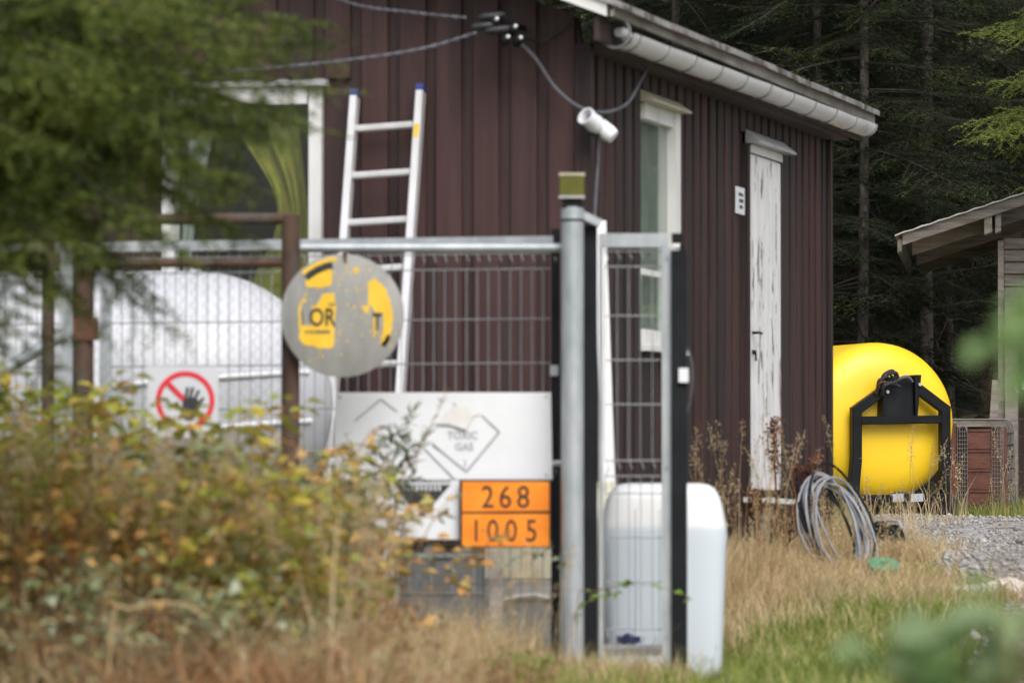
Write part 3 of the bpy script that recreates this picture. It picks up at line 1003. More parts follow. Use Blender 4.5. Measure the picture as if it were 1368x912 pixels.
def spruce_branch(L, rng, needle=0.022, step=0.028, dens=1.0, droop=0.25, wid=0.0026, hang=0.35):
    """one spray: main axis along +x, side twigs with sub-twigs; returns needle tris and twig strips"""
    segs = []      # (p, d, length)
    def axis(s):
        return np.array([s * L, 0.0, -droop * L * s * s + 0.12 * L * s ** 4])
    s = 0.10
    side = 1
    while s < 1.0:
        p = axis(s)
        ln = (0.36 * L * (1 - s) ** 0.75 + 0.05) * rng.uniform(0.65, 1.15) * min(1, 0.35 + s * 2.2)
        ang = rng.uniform(0.75, 1.1)
        d = np.array([math.cos(ang), side * math.sin(ang), rng.uniform(-hang, 0.10)])
        d /= np.linalg.norm(d)
        segs.append((p, d, ln, 1))
        k = 0.2
        sd = 1
        while k < 1 and ln > 0.09:
            q = p + d * ln * k + np.array([0, 0, -0.10 * ln * k * k])
            a2 = rng.uniform(0.6, 1.0) * sd
            c, sn = math.cos(a2), math.sin(a2)
            dd = np.array([d[0] * c - d[1] * sn, d[0] * sn + d[1] * c, d[2] - rng.uniform(0.0, hang * 1.5)])
            dd /= np.linalg.norm(dd)
            segs.append((q, dd, (0.42 * ln * (1 - k) + 0.035) * rng.uniform(0.7, 1.2), 2))
            sd = -sd
            k += rng.uniform(0.045, 0.075) / ln / dens
        side = -side
        s += rng.uniform(0.028, 0.05) / L / dens
    for a in np.linspace(0.75, 0.99, 4):
        segs.append((axis(a), unit(axis(min(1.0, a + 0.01)) - axis(a - 0.01)), 0.10, 2))
    P0, D0, S0 = [], [], []
    for (p, d, ln, lv) in segs:
        n = max(2, int(ln / step))
        t = (np.arange(n) + rng.uniform(0, 1)) / n
        P0.append(p + d * (t * ln)[:, None] + np.stack([0 * t, 0 * t, -0.10 * ln * t * t], -1))
        D0.append(np.repeat(d[None], n, 0))
        S0.append(1 - 0.45 * t)
    P = np.concatenate(P0)
    D = np.concatenate(D0)
    S = np.concatenate(S0)
    # two needles per point, to either side
    out_v = []
    up = np.array([0, 0, 1.0])
    for sgn in (-1, 1):
        side_v = unit(np.cross(D, up + rng.normal(0, 0.5, D.shape)))
        nd = unit(D * 0.75 + side_v * sgn * 0.9 + np.array([0, 0, 0.25]) + rng.normal(0, 0.22, D.shape))
        ln = needle * S * rng.uniform(0.8, 1.25, len(S))
        w = unit(np.cross(nd, rng.normal(0, 1, nd.shape))) * wid
        a = P - w
        b = P + w
        c = P + nd * ln[:, None]
        out_v.append(np.stack([a, b, c], 1))
    V = np.concatenate(out_v).reshape(-1, 3)
    # twig strips (thin triangles)
    tv = []
    for (p, d, ln, lv) in segs:
        if lv == 1 and ln > 0.1:
            w = unit(np.cross(d, rng.normal(0, 1, 3))) * (0.0012 + 0.0022 * ln)
            tv.append((p - w, p + w, p + d * ln + np.array([0, 0, -0.1 * ln])))
    ax = [axis(a) for a in np.linspace(0, 1, 9)]
    for i in range(8):
        r0 = 0.007 * L * (1 - i / 8) + 0.0015
        r1 = 0.007 * L * (1 - (i + 1) / 8) + 0.0015
        for w in (np.array([0, 1.0, 0]), np.array([0, 0, 1.0])):
            tv.append((ax[i] - w * r0, ax[i] + w * r0, ax[i + 1] + w * r1))
            tv.append((ax[i] - w * r0, ax[i + 1] + w * r1, ax[i + 1] - w * r1))
    T = np.array(tv).reshape(-1, 3)
    return V, T


def place_branch(tmpl, origin, direction, scale, roll=0.0):
    """rotate template (+x) onto direction keeping z roughly up"""
    d = np.array(direction, float)
    d /= np.linalg.norm(d)
    s = np.cross([0, 0, 1.0], d)
    s /= np.linalg.norm(s)
    u = np.cross(d, s)
    c, sn = math.cos(roll), math.sin(roll)
    s2 = s * c + u * sn
    u2 = -s * sn + u * c
    R = np.stack([d, s2, u2])
    return [(t * scale) @ R + np.array(origin) for t in tmpl]


def crown_mesh(name, parts, needle_mat, parent):
    Vn = np.concatenate([p[0] for p in parts])
    Vt = np.concatenate([p[1] for p in parts])
    V = np.concatenate([Vn, Vt])
    F = np.arange(len(V)).reshape(-1, 3)
    idx = np.concatenate([np.zeros(len(Vn) // 3, int), np.ones(len(Vt) // 3, int)])
    return np_mesh(name, V, F, [needle_mat, M['twig']], parent, idx, shift=0)


def trunk_mb(H, r0, rng, lean=0.0):
    pts, rs = [], []
    for i in range(15):
        t = i / 14
        pts.append((lean * H * t + 0.03 * math.sin(t * 9 + lean * 50), 0.03 * math.cos(t * 7), H * t - 0.1))
        rs.append(r0 * ((1 - t) ** 0.8 * 0.97 + 0.03) * (1.25 if i == 0 else 1.0))
    return MB().tube(pts, rs, 12)


def dead_branches(rng, n, z0, z1, r):
    mb = MB()
    for _ in range(n):
        z = rng.uniform(z0, z1)
        a = rng.uniform(0, 2 * math.pi)
        L = rng.uniform(0.3, 1.3)
        d = Vector((math.cos(a), math.sin(a), rng.uniform(-0.45, 0.15)))
        p = Vector((0, 0, z))
        pts = [p, p + d * L * 0.5 + Vector((0, 0, rng.uniform(-0.05, 0.05))), p + d * L + Vector((0, 0, rng.uniform(-0.25, 0.1)))]
        mb.tube(pts, [0.010, 0.006, 0.002], 4)
        for _ in range(rng.randint(2, 6)):
            t = rng.uniform(0.3, 0.95)
            q = p + d * L * t
            b = Vector((rng.uniform(-1, 1), rng.uniform(-1, 1), rng.uniform(-0.8, 0.2))) * rng.uniform(0.08, 0.35)
            mb.tube([q, q + b * 0.6, q + b + Vector((0, 0, -0.04))], [0.004, 0.003, 0.001], 3, cap=False)
    return mb


def build_forest():
    rng = np.random.default_rng(7)
    pr = random.Random(5)
    T = [spruce_branch(L, rng, needle=0.028, step=0.0145, dens=0.95, droop=dp, wid=0.0024) for (L, dp) in ((1.0, 0.22), (1.5, 0.3), (1.5, 0.18), (2.1, 0.34), (2.1, 0.24))]
    TL = [1.0, 1.5, 1.5, 2.1, 2.1]
    protos = []
    for vnt in range(3):
        H = (15.0, 17.0, 13.5)[vnt]
        zc = (1.4, 2.3, 0.45)[vnt]
        parts = []
        z = zc
        while z < H - 0.4:
            t = (z - zc) / (H - zc)
            full = 2.3 * (1 - t) ** 0.85 + 0.15
            n = 5 if z < 7 else 4
            a0 = rng.uniform(0, 6.28)
            for k in range(n):
                a = a0 + 6.283 * k / n + rng.uniform(-0.35, 0.35)
                L = full * rng.uniform(0.65, 1.1) * (0.6 + 0.4 * min(1, (z - zc) / 1.2))
                j = int(rng.integers(0, 5))
                el = rng.uniform(-0.25, 0.12) if t < 0.6 else rng.uniform(0.0, 0.5)
                parts.append(place_branch(T[j], (0.05 * math.cos(a), 0.05 * math.sin(a), z + rng.uniform(-0.1, 0.1)), (math.cos(a), math.sin(a), el), L / TL[j], rng.uniform(-0.3, 0.3)))
            z += rng.uniform(0.24, 0.38) if z < 7 else rng.uniform(0.5, 0.75)
        t = thing('spruce_tree', 'x', 'tree')
        trunk_mb(H, (0.048, 0.060, 0.046)[vnt], pr).build('trunk', M['bark'], t, smooth=True, local=True)
        dead_branches(pr, 34, 0.5, zc + 1.0, 0.1).build('dead_branches', M['twig'], t, local=True)
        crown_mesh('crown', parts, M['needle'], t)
        protos.append(t)
    # u-column, depth, kind, scale, label
    spots = [
        (1153, 46.5, 1, 0.85, 'slim grey spruce trunk directly behind the yellow tank, left of the thick one', 0.7),
        (1243, 48.0, 1, 1.15, 'thick pale spruce trunk standing behind the yellow tank beside the shed eave', 2.2),
        (1268, 50.5, 0, 0.9, 'dark slender spruce just right of the thick pale trunk', 4.0),
        (1090, 47.0, 2, 1.0, 'leafy spruce rising behind the far end of the house roof', 1.1),
        (1040, 50.0, 2, 1.0, 'dense spruce behind the roof ridge of the house', 5.1),
        (905, 49.0, 2, 1.1, 'spruce at the top edge directly behind the house roof slope', 2.9),
    ]
    for (u, d, kd, sc, lab, rot) in spots:
        p = at(u, 640, d)
        copy_tree_at(protos[kd], (p.x, d, gzf(p.x, d)), rot, sc, lab, 'spruces behind the house')
    k = 0
    rows = [(52, 'in the nearest dark row', (0.5, 2.0, 3.4, 4.9, 6.6, 8.4, 10.8)), (57, 'in the second dark row', (-1.5, 0.8, 2.6, 4.1, 5.6, 7.3, 9.6, 12)),
            (63, 'in the third dark row', (-2.2, 0.2, 2.2, 3.6, 5.2, 6.8, 8.6, 11)), (70, 'in the fourth dark row', (-3, -0.5, 1.6, 3.3, 5, 6.9, 9, 12)), (78, 'in the farthest dark row', (-4, -1, 1, 3, 5, 7, 9.5, 12)),
            (46, 'beyond the shed', (8.2, 10.5, 13))]
    ords = ['first', 'second', 'third', 'fourth', 'fifth', 'sixth', 'seventh', 'eighth']
    for (y, where, xs) in rows:
        for q, x in enumerate(xs):
            xx = x + pr.uniform(-0.5, 0.5)
            yy = y + pr.uniform(-1.6, 1.6)
            copy_tree_at(protos[(0, 2, 1, 2, 2)[k % 5] if y > 52 else k % 3], (xx, yy, gzf(xx, yy)), pr.uniform(0, 6.28), pr.uniform(0.85, 1.2),
                         'spruce ' + where + ' of the wood, ' + ords[q] + ' from the left', 'spruces deep in the wood')
            k += 1
    for t in protos:
        for c in list(t.children):
            bpy.data.objects.remove(c)
        ROOT.pop(t, None)
        bpy.data.objects.remove(t)


def copy_tree_at(proto, loc, rz, sc, label, group):
    r = proto.copy()
    COL.objects.link(r)
    r.location = loc
    r.rotation_euler = (0, 0, rz)
    r.scale = (sc, sc, sc)
    r['label'] = label
    r['group'] = group
    for ch in proto.children:
        c = ch.copy()
        COL.objects.link(c)
        c.parent = r
    return r


build_forest()


def bough_tree(base, label, height, r, tips, dd, needle_mat, seed, T, TL, fill, extra):
    """spruce with boughs grown out to chosen places, plus boughs all round the rest of the stem"""
    rng = np.random.default_rng(seed)
    t = thing('spruce_tree', label, 'tree', base)
    trunk_mb(height, r, random.Random(2)).build('trunk', M['bark'], t, smooth=True, local=True)
    parts = []
    for (u, v, d, rise) in tips:
        tip = at(u, v, d + dd) - base
        o = Vector((0, 0, tip.z + rise))
        L = (tip - o).length
        c = [q for q in range(len(TL)) if abs(TL[q] - L) <= min(abs(x - L) for x in TL) + 1e-6]
        j = c[int(rng.integers(0, len(c)))]
        dr = (tip + Vector((0, 0, 0.13 * L)) - o)      # the spray droops towards its tip
        parts.append(place_branch(T[j], o, dr, L / TL[j], rng.uniform(-0.4, 0.4)))
    for k in range(fill):
        z = rng.uniform(0.9, height - 0.4)
        a = rng.uniform(0, 6.28)
        if extra(a, z):
            continue
        j = int(rng.integers(0, len(TL)))
        L = (height + 0.2 - z) * 0.36 * rng.uniform(0.7, 1.1)
        parts.append(place_branch(T[j], (0, 0, z), (math.cos(a), math.sin(a), rng.uniform(-0.1, 0.25)), min(L, 2.2) / TL[j]))
    crown_mesh('crown', parts, needle_mat, t)


def build_front_spruce():
    rng = np.random.default_rng(21)
    T = [spruce_branch(L, rng, needle=0.034, step=0.013, dens=1.0, droop=dp, wid=0.0036, hang=0.6) for (L, dp) in ((0.7, 0.2), (1.0, 0.25), (1.3, 0.28), (1.3, 0.2))]
    tips = [(455, 95, 15.6, 0.25), (430, 25, 16.2, 0.3), (395, 130, 15.9, 0.3), (405, 60, 16.8, 0.3), (350, 30, 15.5, 0.25), (330, 110, 16.4, 0.35),
            (310, -20, 16.0, 0.3), (370, 175, 16.3, 0.45), (330, 205, 15.8, 0.5), (285, 160, 15.3, 0.4), (345, 300, 16.2, 0.75), (300, 260, 15.6, 0.6),
            (315, 330, 16.5, 0.8), (260, 320, 15.7, 0.7), (235, 385, 16.0, 0.8), (245, 230, 16.8, 0.5), (215, 280, 15.2, 0.6), (200, 180, 15.2, 0.4),
            (215, 90, 15.4, 0.3), (250, 20, 15.2, 0.25), (180, 40, 16.8, 0.3), (150, 120, 15.0, 0.3), (160, 230, 15.4, 0.45), (140, 320, 15.8, 0.6),
            (180, 350, 16.4, 0.7), (110, 260, 16.4, 0.4), (90, 180, 15.2, 0.3), (110, 60, 15.3, 0.3), (60, 300, 15.5, 0.4), (40, 230, 16.5, 0.3),
            (50, 120, 16.8, 0.2), (30, 20, 15.4, 0.2), (225, 430, 15.8, 0.85), (60, 420, 15.5, 0.6), (35, 480, 16.2, 0.7), (105, 395, 16.0, 0.6), (20, 370, 16.8, 0.4),
            (285, 60, 17.0, 0.3), (170, -30, 16, 0.2), (90, -40, 15.6, 0.2), (390, -30, 16.2, 0.3), (120, 160, 17.2, 0.3), (200, 130, 17.4, 0.3), (270, 200, 17.2, 0.4),
            (60, 60, 17.4, 0.2), (20, 160, 15.6, 0.2), (75, 240, 17.3, 0.3), (30, 300, 17.2, 0.3), (140, 200, 16.2, 0.35), (100, 330, 15.2, 0.4), (230, 150, 16.0, 0.35), (150, 425, 15.8, 0.8), (190, 408, 16.3, 0.8), (85, 520, 15.9, 0.8), (25, 540, 16.2, 0.7), (10, 440, 15.6, 0.5), (440, 150, 16.4, 0.4), (420, 200, 16.8, 0.6), (335, 238, 16.0, 0.55), (312, 196, 16.5, 0.45), (292, 285, 15.9, 0.6), (345, 165, 15.7, 0.4), (305, 135, 16.9, 0.35), (322, 272, 16.7, 0.65), (360, 215, 16.2, 0.5)]
    base = Vector((-2.18, 18.3, gzf(-2.18, 18.3)))
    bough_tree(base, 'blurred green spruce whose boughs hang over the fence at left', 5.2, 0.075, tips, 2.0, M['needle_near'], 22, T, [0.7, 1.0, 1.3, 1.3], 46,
               lambda a, z: math.cos(a) > 0.15 and z < 2.9)
    T2 = [spruce_branch(L, rng, needle=0.032, step=0.0115, dens=1.1, droop=dp, wid=0.0034, hang=0.4) for (L, dp) in ((1.2, 0.22), (1.8, 0.28), (1.8, 0.2))]
    base = Vector((5.45, 41.2, gzf(5.45, 41.2)))
    tips = [(1283, 158, 0, 0.5), (1300, 60, 0.4, 0.4), (1318, 128, -0.3, 0.45), (1340, 196, 0.2, 0.6), (1310, 30, 0.6, 0.3), (1352, 95, 0.0, 0.4), (1330, -30, 0.3, 0.3), (1365, 240, 0.1, 0.7), (1362, 150, 0.5, 0.4),
            (1295, 175, -0.4, 0.6), (1325, 172, 0.3, 0.5), (1345, 45, -0.4, 0.3), (1360, 10, 0.2, 0.3)]
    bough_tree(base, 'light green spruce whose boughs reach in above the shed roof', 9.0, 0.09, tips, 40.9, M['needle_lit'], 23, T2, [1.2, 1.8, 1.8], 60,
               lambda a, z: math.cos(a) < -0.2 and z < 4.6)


build_front_spruce()


# ------------------------------------------------------------------ yellow tank with lifting frame
def build_yellow_tank():
    D = 40.0
    c = at(1180, 564, D)
    R = 0.605
    ang = math.radians(17)
    ax = Vector((-math.sin(ang), math.cos(ang), 0.0))
    t = thing('tank', 'large yellow plastic tank with black lifting frame on the gravel', 'tank', (c.x, c.y, gzf(c.x, c.y)))
    prof = [(-0.06, 0.0), (-0.058, 0.15), (-0.05, 0.30), (-0.036, 0.41), (-0.012, 0.49), (0.022, 0.548), (0.065, 0.585), (0.115, 0.60), (0.17, R), (0.6, R), (1.3, R), (2.0, R), (2.1, 0.57), (2.2, 0.42), (2.25, 0.0)]
    prof = [(h, max(r, 0.002)) for h, r in prof]
    MB().lathe(prof, c, ax, 72).build('vessel', M['yellow'], t, smooth='all')
    # moulded lower front panel, squarer than the dome
    s = Vector((ax.y, -ax.x, 0))       # across, to the right seen from the camera
    f = -ax                            # towards the camera

    def Q(u, v, out=0.0):
        """point on the frame plane just in front of the dome at photograph place u, v"""
        p = at(u, v, D)
        k = (p - c).dot(s) / 1.0
        dz = p.z - c.z
        return c + s * k + Vector((0, 0, dz)) + f * (0.13 + out)
    V = [Q(1146, 570, 0.02), Q(1252, 568, 0.02), Q(1252, 627, 0.02), Q(1238, 645, 0.015), Q(1212, 655, 0.0), Q(1147, 658, 0.0)]
    # frame: box section bars
    w = 0.075
    fr = MB()
    fr.bar(Q(1130, 548), Q(1130, 612), w, w, up=f, ch=0.006)
    fr.bar(Q(1130, 612), Q(1124, 676), w * 1.05, w, up=f, ch=0.006)
    fr.build('upright', M['blackgloss'], t)
    fr = MB()
    fr.bar(Q(1262, 545), Q(1262, 685), w, w, up=f, ch=0.006)
    fr.build('upright', M['blackgloss'], t)
    fr = MB()
    fr.bar(Q(1126, 551, 0.001), Q(1172, 521, 0.001), w, w * 0.9, up=f, ch=0.006)
    fr.build('brace', M['blackgloss'], t)
    fr = MB()
    fr.bar(Q(1266, 549, 0.001), Q(1220, 518, 0.001), w, w * 0.9, up=f, ch=0.006)
    fr.build('brace', M['blackgloss'], t)
    fr = MB()
    fr.bar(Q(1137, 562, 0.004), Q(1256, 560, 0.004), 0.062, 0.06, up=f, ch=0.006)
    fr.build('crossbar', M['blackgloss'], t)
    # top plate: tapered box between cheeks
    tp = MB()
    a = [Q(1174, 504), Q(1214, 503), Q(1216, 557), Q(1171, 558)]
    b = [p - f * 0.10 for p in a]
    tp.add(a + b, [(0, 3, 2, 1), (4, 5, 6, 7), (0, 1, 5, 4), (1, 2, 6, 5), (2, 3, 7, 6), (3, 0, 4, 7)])
    tp.build('headstock', M['black'], t)
    for (u0, u1, u2, u3, vt) in ((1169, 1174, 1171, 1166.5, 506), (1214.5, 1224, 1219.5, 1216.5, 501)):
        ck = MB()
        a = [Q(u0, vt, 0.05), Q(u1, vt, 0.05), Q(u2, 556, 0.035), Q(u3, 556, 0.035)]
        b = [p - f * 0.16 for p in a]
        ck.add(a + b, [(0, 3, 2, 1), (4, 5, 6, 7), (0, 1, 5, 4), (1, 2, 6, 5), (2, 3, 7, 6), (3, 0, 4, 7)])
        ck.build('cheek_plate', M['blackgloss'], t)
    for (u, v) in ((1221, 514), (1173, 524)):
        MB().lathe([(0, 0.014), (0.012, 0.012)], Q(u, v, 0.055), f, 10).build('bolt', M['galv'], t)
    # bundle of hoses and fittings draped at the top left
    hs = random.Random(3)
    for k in range(7):
        u, v = 1160 + hs.uniform(-4, 8), 505 + hs.uniform(-6, 14)
        pts = [Q(u, v + 12, 0.05), Q(u + hs.uniform(-4, 4), v, 0.09), Q(u + hs.uniform(4, 16), v - hs.uniform(3, 9), 0.09), Q(u + hs.uniform(10, 24), v + hs.uniform(-4, 6), 0.07)]
        MB().tube(curve_pts(pts, 5), 0.012, 6).build('hose', M['cableblk'] if k != 3 else M['rustred'], t, smooth=True)
    MB().tube(curve_pts([Q(1184, 512, 0.03), Q(1194, 505, 0.06), Q(1203, 504, 0.06), Q(1212, 510, 0.03)], 6), 0.012, 6).build('hose', M['cable'], t, smooth=True)
    # lower beam, plates, skids and an axle with wheels under the vessel
    lb = MB().bar(Q(1140, 667, 0.0), Q(1266, 665, 0.0), 0.07, 0.09, up=f, ch=0.006)
    lb.build('lower_beam', M['blackgloss'], t)
    for (ua, ub) in ((1181, 1197), (1208, 1226)):
        MB().bar(Q(ua, 665, 0.052), Q(ub, 664, 0.052), 0.06, 0.012, up=f).build('plate', M['galv'], t)
    for off in (-0.36, 0.36):
        p0 = c + s * off + f * 0.12
        p1 = c + s * off - f * 1.9
        zb = gzf(c.x, c.y) + 0.10
        MB().bar((p0.x, p0.y, zb), (p1.x, p1.y, zb), 0.09, 0.09).build('skid', M['black'], t)
    for off in (-0.30, 0.12, 0.47):
        p0 = c + s * off + f * 0.05
        wz = gzf(p0.x, p0.y) + 0.10
        wh = MB().lathe([(-0.055, 0.05), (-0.055, 0.10), (-0.035, 0.115), (0.035, 0.115), (0.055, 0.10), (0.055, 0.05)], (p0.x, p0.y, wz), s, 22).build('wheel', M['tyre'], t, smooth=True)
        MB().lathe([(-0.058, 0.045), (-0.05, 0.055), (0.05, 0.055), (0.058, 0.045)], (p0.x, p0.y, wz), s, 14).build('rim', M['black'], wh)
    # saddles
    for k in (0.25, 1.6):
        p = c + ax * k
        MB().box((p.x - 0.42, p.y - 0.06, gzf(c.x, c.y) + 0.13), (p.x + 0.42, p.y + 0.06, c.z - 0.47)).build('saddle', M['black'], t)


build_yellow_tank()


# ------------------------------------------------------------------ open shed at right
def build_shed():
    D = 42.0
    o = at(1337, 640, D)
    t = thing('shed', 'weathered grey board shed with corrugated roof at the right edge', 'shed', (o.x, D, gzf(o.x, D)))
    r = MB()
    # roof line in the front plane: from (1203,316) rising to the right
    a = at(1203, 317, D - 0.45)
    slope = 0.325
    def rp(x, y, dz=0.0):
        return Vector((x, y, a.z + (x - a.x) * slope + dz))
    # corrugated sheets, rising along x; the corrugations run up the slope, so the front edge shows them end on when seen along y
    L = 3.9
    n = 60
    for k in range(3):
        y0, y1 = D - 0.45 + k * 1.4, D - 0.45 + (k + 1) * 1.4 - 0.01
        V, F = [], []
        m = 56
        for j in range(m + 1):
            x = a.x + L * j / m * 0.999
            V += [rp(x, y0, 0.012 + 0.004 * (j % 2)), rp(x, y1, 0.012 + 0.004 * (j % 2)), rp(x, y0, 0.022 + 0.008 * (j % 2)), rp(x, y1, 0.022 + 0.008 * (j % 2))]
        for j in range(m):
            q = 4 * j
            F += [(q, q + 4, q + 5, q + 1), (q + 2, q + 3, q + 7, q + 6), (q, q + 2, q + 6, q + 4), (q + 1, q + 5, q + 7, q + 3)]
        MB().add(V, F).build('roof_sheet', M['greytrim'], t)
    # barge board along the front edge
    def slab(xa, xb, y0, y1, dz0, dz1, name, m):
        V = [rp(xa, y0, dz0), rp(xb, y0, dz0), rp(xb, y1, dz0), rp(xa, y1, dz0), rp(xa, y0, dz1), rp(xb, y0, dz1), rp(xb, y1, dz1), rp(xa, y1, dz1)]
        MB().add(V, [(0, 3, 2, 1), (4, 5, 6, 7), (0, 1, 5, 4), (1, 2, 6, 5), (2, 3, 7, 6), (3, 0, 4, 7)]).build(name, m, t)
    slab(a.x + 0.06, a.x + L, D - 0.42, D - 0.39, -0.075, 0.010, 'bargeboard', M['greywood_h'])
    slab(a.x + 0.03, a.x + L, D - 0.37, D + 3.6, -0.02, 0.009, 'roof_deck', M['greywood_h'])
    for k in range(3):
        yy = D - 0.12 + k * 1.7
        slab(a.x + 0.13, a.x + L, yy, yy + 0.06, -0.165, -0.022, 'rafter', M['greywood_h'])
    # purlin ends
    slab(a.x + 0.02, a.x + 0.055, D - 0.40, D + 3.6, -0.12, -0.022, 'fascia', M['greywood_h'])
    slab(a.x + 0.70, a.x + 0.76, D - 0.40, D - 0.125, -0.20, -0.078, 'purlin', M['greywood'])
    slab(a.x + 0.785, a.x + 0.83, D - 0.37, D - 0.125, -0.215, -0.078, 'purlin', M['greywood'])
    # posts
    zg = gzf(o.x, D)
    x0 = at(1334, 600, D).x
    MB().box((x0, D - 0.08, zg - 0.1), (x0 + 0.045, D - 0.02, at(1334, 322, D).z)).build('post', M['greywood'], t)
    x1 = at(1343, 600, D).x
    MB().box((x1, D - 0.14, zg - 0.1), (x1 + 0.10, D - 0.09, at(1343, 398, D).z)).build('post', M['greywood'], t)
    MB().box((x0 + 2.3, D - 0.08, zg - 0.1), (x0 + 2.4, D + 0.02, at(1334, 250, D).z)).build('post', M['greywood'], t)
    # horizontal weatherboards
    rr = random.Random(4)
    v = 318
    k = 0
    while v < 402:
        zt = at(1340, v, D).z
        hb = 0.094
        dy = rr.uniform(-0.004, 0.004)
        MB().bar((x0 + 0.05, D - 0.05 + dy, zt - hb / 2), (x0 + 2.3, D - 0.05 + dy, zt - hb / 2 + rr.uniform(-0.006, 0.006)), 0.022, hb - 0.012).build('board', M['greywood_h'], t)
        v += 16.4
        k += 1
    # boarded rear of the shed; black boards stand in for the opening's shade
    nb = 14
    for k in range(nb):
        xa = x0 + 0.02 + k * 0.18
        MB().box((xa, D + 2.4, zg - 0.1), (xa + 0.17, D + 2.43, rp(xa, 0).z - 0.06)).build('rear_board', M['greywood'], t)
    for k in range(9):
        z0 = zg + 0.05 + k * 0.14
        MB().box((x1 + 0.11, D + 0.4, z0), (x1 + 2.0, D + 0.42, z0 + 0.133)).build('opening_shade_board', M['black'], t)
    # bright hooked handle on the post
    t.rotation_euler = (0, 0, math.radians(-5.5))
    MB().tube(curve_pts([at(1362, 524, D - 0.2), at(1361, 514, D - 0.22), at(1364, 508, D - 0.22), at(1369, 509, D - 0.2), at(1370, 520, D - 0.2)], 5), 0.012, 8).build('hook', M['porcelain'], t, smooth=True)


build_shed()


def build_crate():
    D = 41.0
    a = at(1262, 672, D)
    zg = gzf(a.x, D)
    t = thing('pallet_cage', 'rusty steel mesh cage with red-brown panels beside the yellow tank', 'cage', (at(1318, 640, D).x, D, zg))
    xl, xr = at(1262, 600, D).x, at(1354, 600, D).x
    zt = at(1300, 560, D).z
    xs = lambda u: at(u, 600, D).x
    zb = zg + 0.03
    dep = 0.75
    # rounded wire hoops along the depth (the right side is seen)
    hoops = 7
    rad = 0.07
    for k in range(hoops):
        y = D + dep * k / (hoops - 1)
        pts = [(xl, y, zt)] + [(xr - rad + rad * math.sin(q), y, zt - rad + rad * math.cos(q)) for q in np.linspace(0, math.pi / 2, 6)] + [(xr + 0.02, y, zb)]
        MB().tube(pts, 0.0055, 5).build('hoop', M['wiremesh'], t, smooth=True)
    for k in range(8):
        z = zb + (zt - 0.1 - zb) * k / 7
        MB().tube([(xr + 0.005, D, z), (xr + 0.005, D + dep, z)], 0.005, 5).build('side_wire', M['wiremesh'], t)
    for k in range(5):
        x = xl + (xr - rad - xl) * k / 4
        MB().tube([(x, D, zt + 0.004), (x, D + dep, zt + 0.004)], 0.005, 5).build('top_wire', M['wiremesh'], t)
    # mesh on the front, two fields
    for (ua, ub) in ((1279, 1292), (1325, 1340)):
        m = MB()
        xa, xb = xs(ua), xs(ub)
        nx = 4
        for k in range(nx + 1):
            x = xa + (xb - xa) * k / nx
            m.tube([(x, D - 0.01, zb), (x, D - 0.01, zt - 0.03)], 0.003, 4, cap=False)
        nz = 22
        for k in range(nz + 1):
            z = zb + (zt - 0.03 - zb) * k / nz
            m.tube([(xa, D - 0.014, z), (xb, D - 0.014, z)], 0.003, 4, cap=False)
        m.build('wire_mesh', M['wiremesh'], t, kind='stuff')
        MB().tube([(xb - 0.035 + 0.028 * math.cos(q), D - 0.02, zt - 0.085 + 0.035 * math.sin(q)) for q in np.linspace(0, math.pi, 9)], 0.005, 5).build('loop_handle', M['wiremesh'], t)
    # rust red sheet panels inside the wire
    zz = zb
    hs = (0.20, 0.16, 0.15, 0.16)
    for hh in hs:
        z2 = min(zz + hh, zt - 0.02)
        MB().box((xs(1293), D + 0.005, zz + 0.004), (xs(1324), D + 0.02, z2 - 0.004)).build('panel', M['rustred'], t)
        MB().box((xs(1293), D - 0.005, z2 - 0.02), (xs(1324), D + 0.004, z2 - 0.006)).build('rib', M['rustred'], t)
        zz = z2
    MB().box((xs(1262), D + 0.005, zb), (xs(1278), D + 0.02, zt - 0.03)).build('panel', M['rustred'], t)
    MB().box((xs(1341), D + 0.03, zb), (xs(1346), D + 0.05, zt - 0.06)).build('panel', M['rustred'], t)
    MB().box((xl, D + dep - 0.02, zb), (xr - 0.03, D + dep, zt - 0.02)).build('back_panel', M['rustred'], t)
    MB().box((xl, D, zb - 0.02), (xr, D + dep, zb)).build('floor', M['rustred'], t)
    MB().box((xl, D + 0.03, zt - 0.055), (xr - 0.06, D + dep - 0.03, zt - 0.012)).build('cover', M['greywood'], t)
    # leaning plank
    p = thing('plank', 'short weathered plank leaning upright behind the rusty cage', 'plank', (at(1325, 640, D + 0.9).x, D + 0.85, gzf(3.7, D + .85)))
    MB().bar(Vector((at(1318, 640, D + 0.85).x, D + 0.82, gzf(3.7, D + .85))), at(1331, 508, D + 0.95), 0.065, 0.03, up=(0, -1, 0)).build('plank_body', M['greywood'], p)


build_crate()


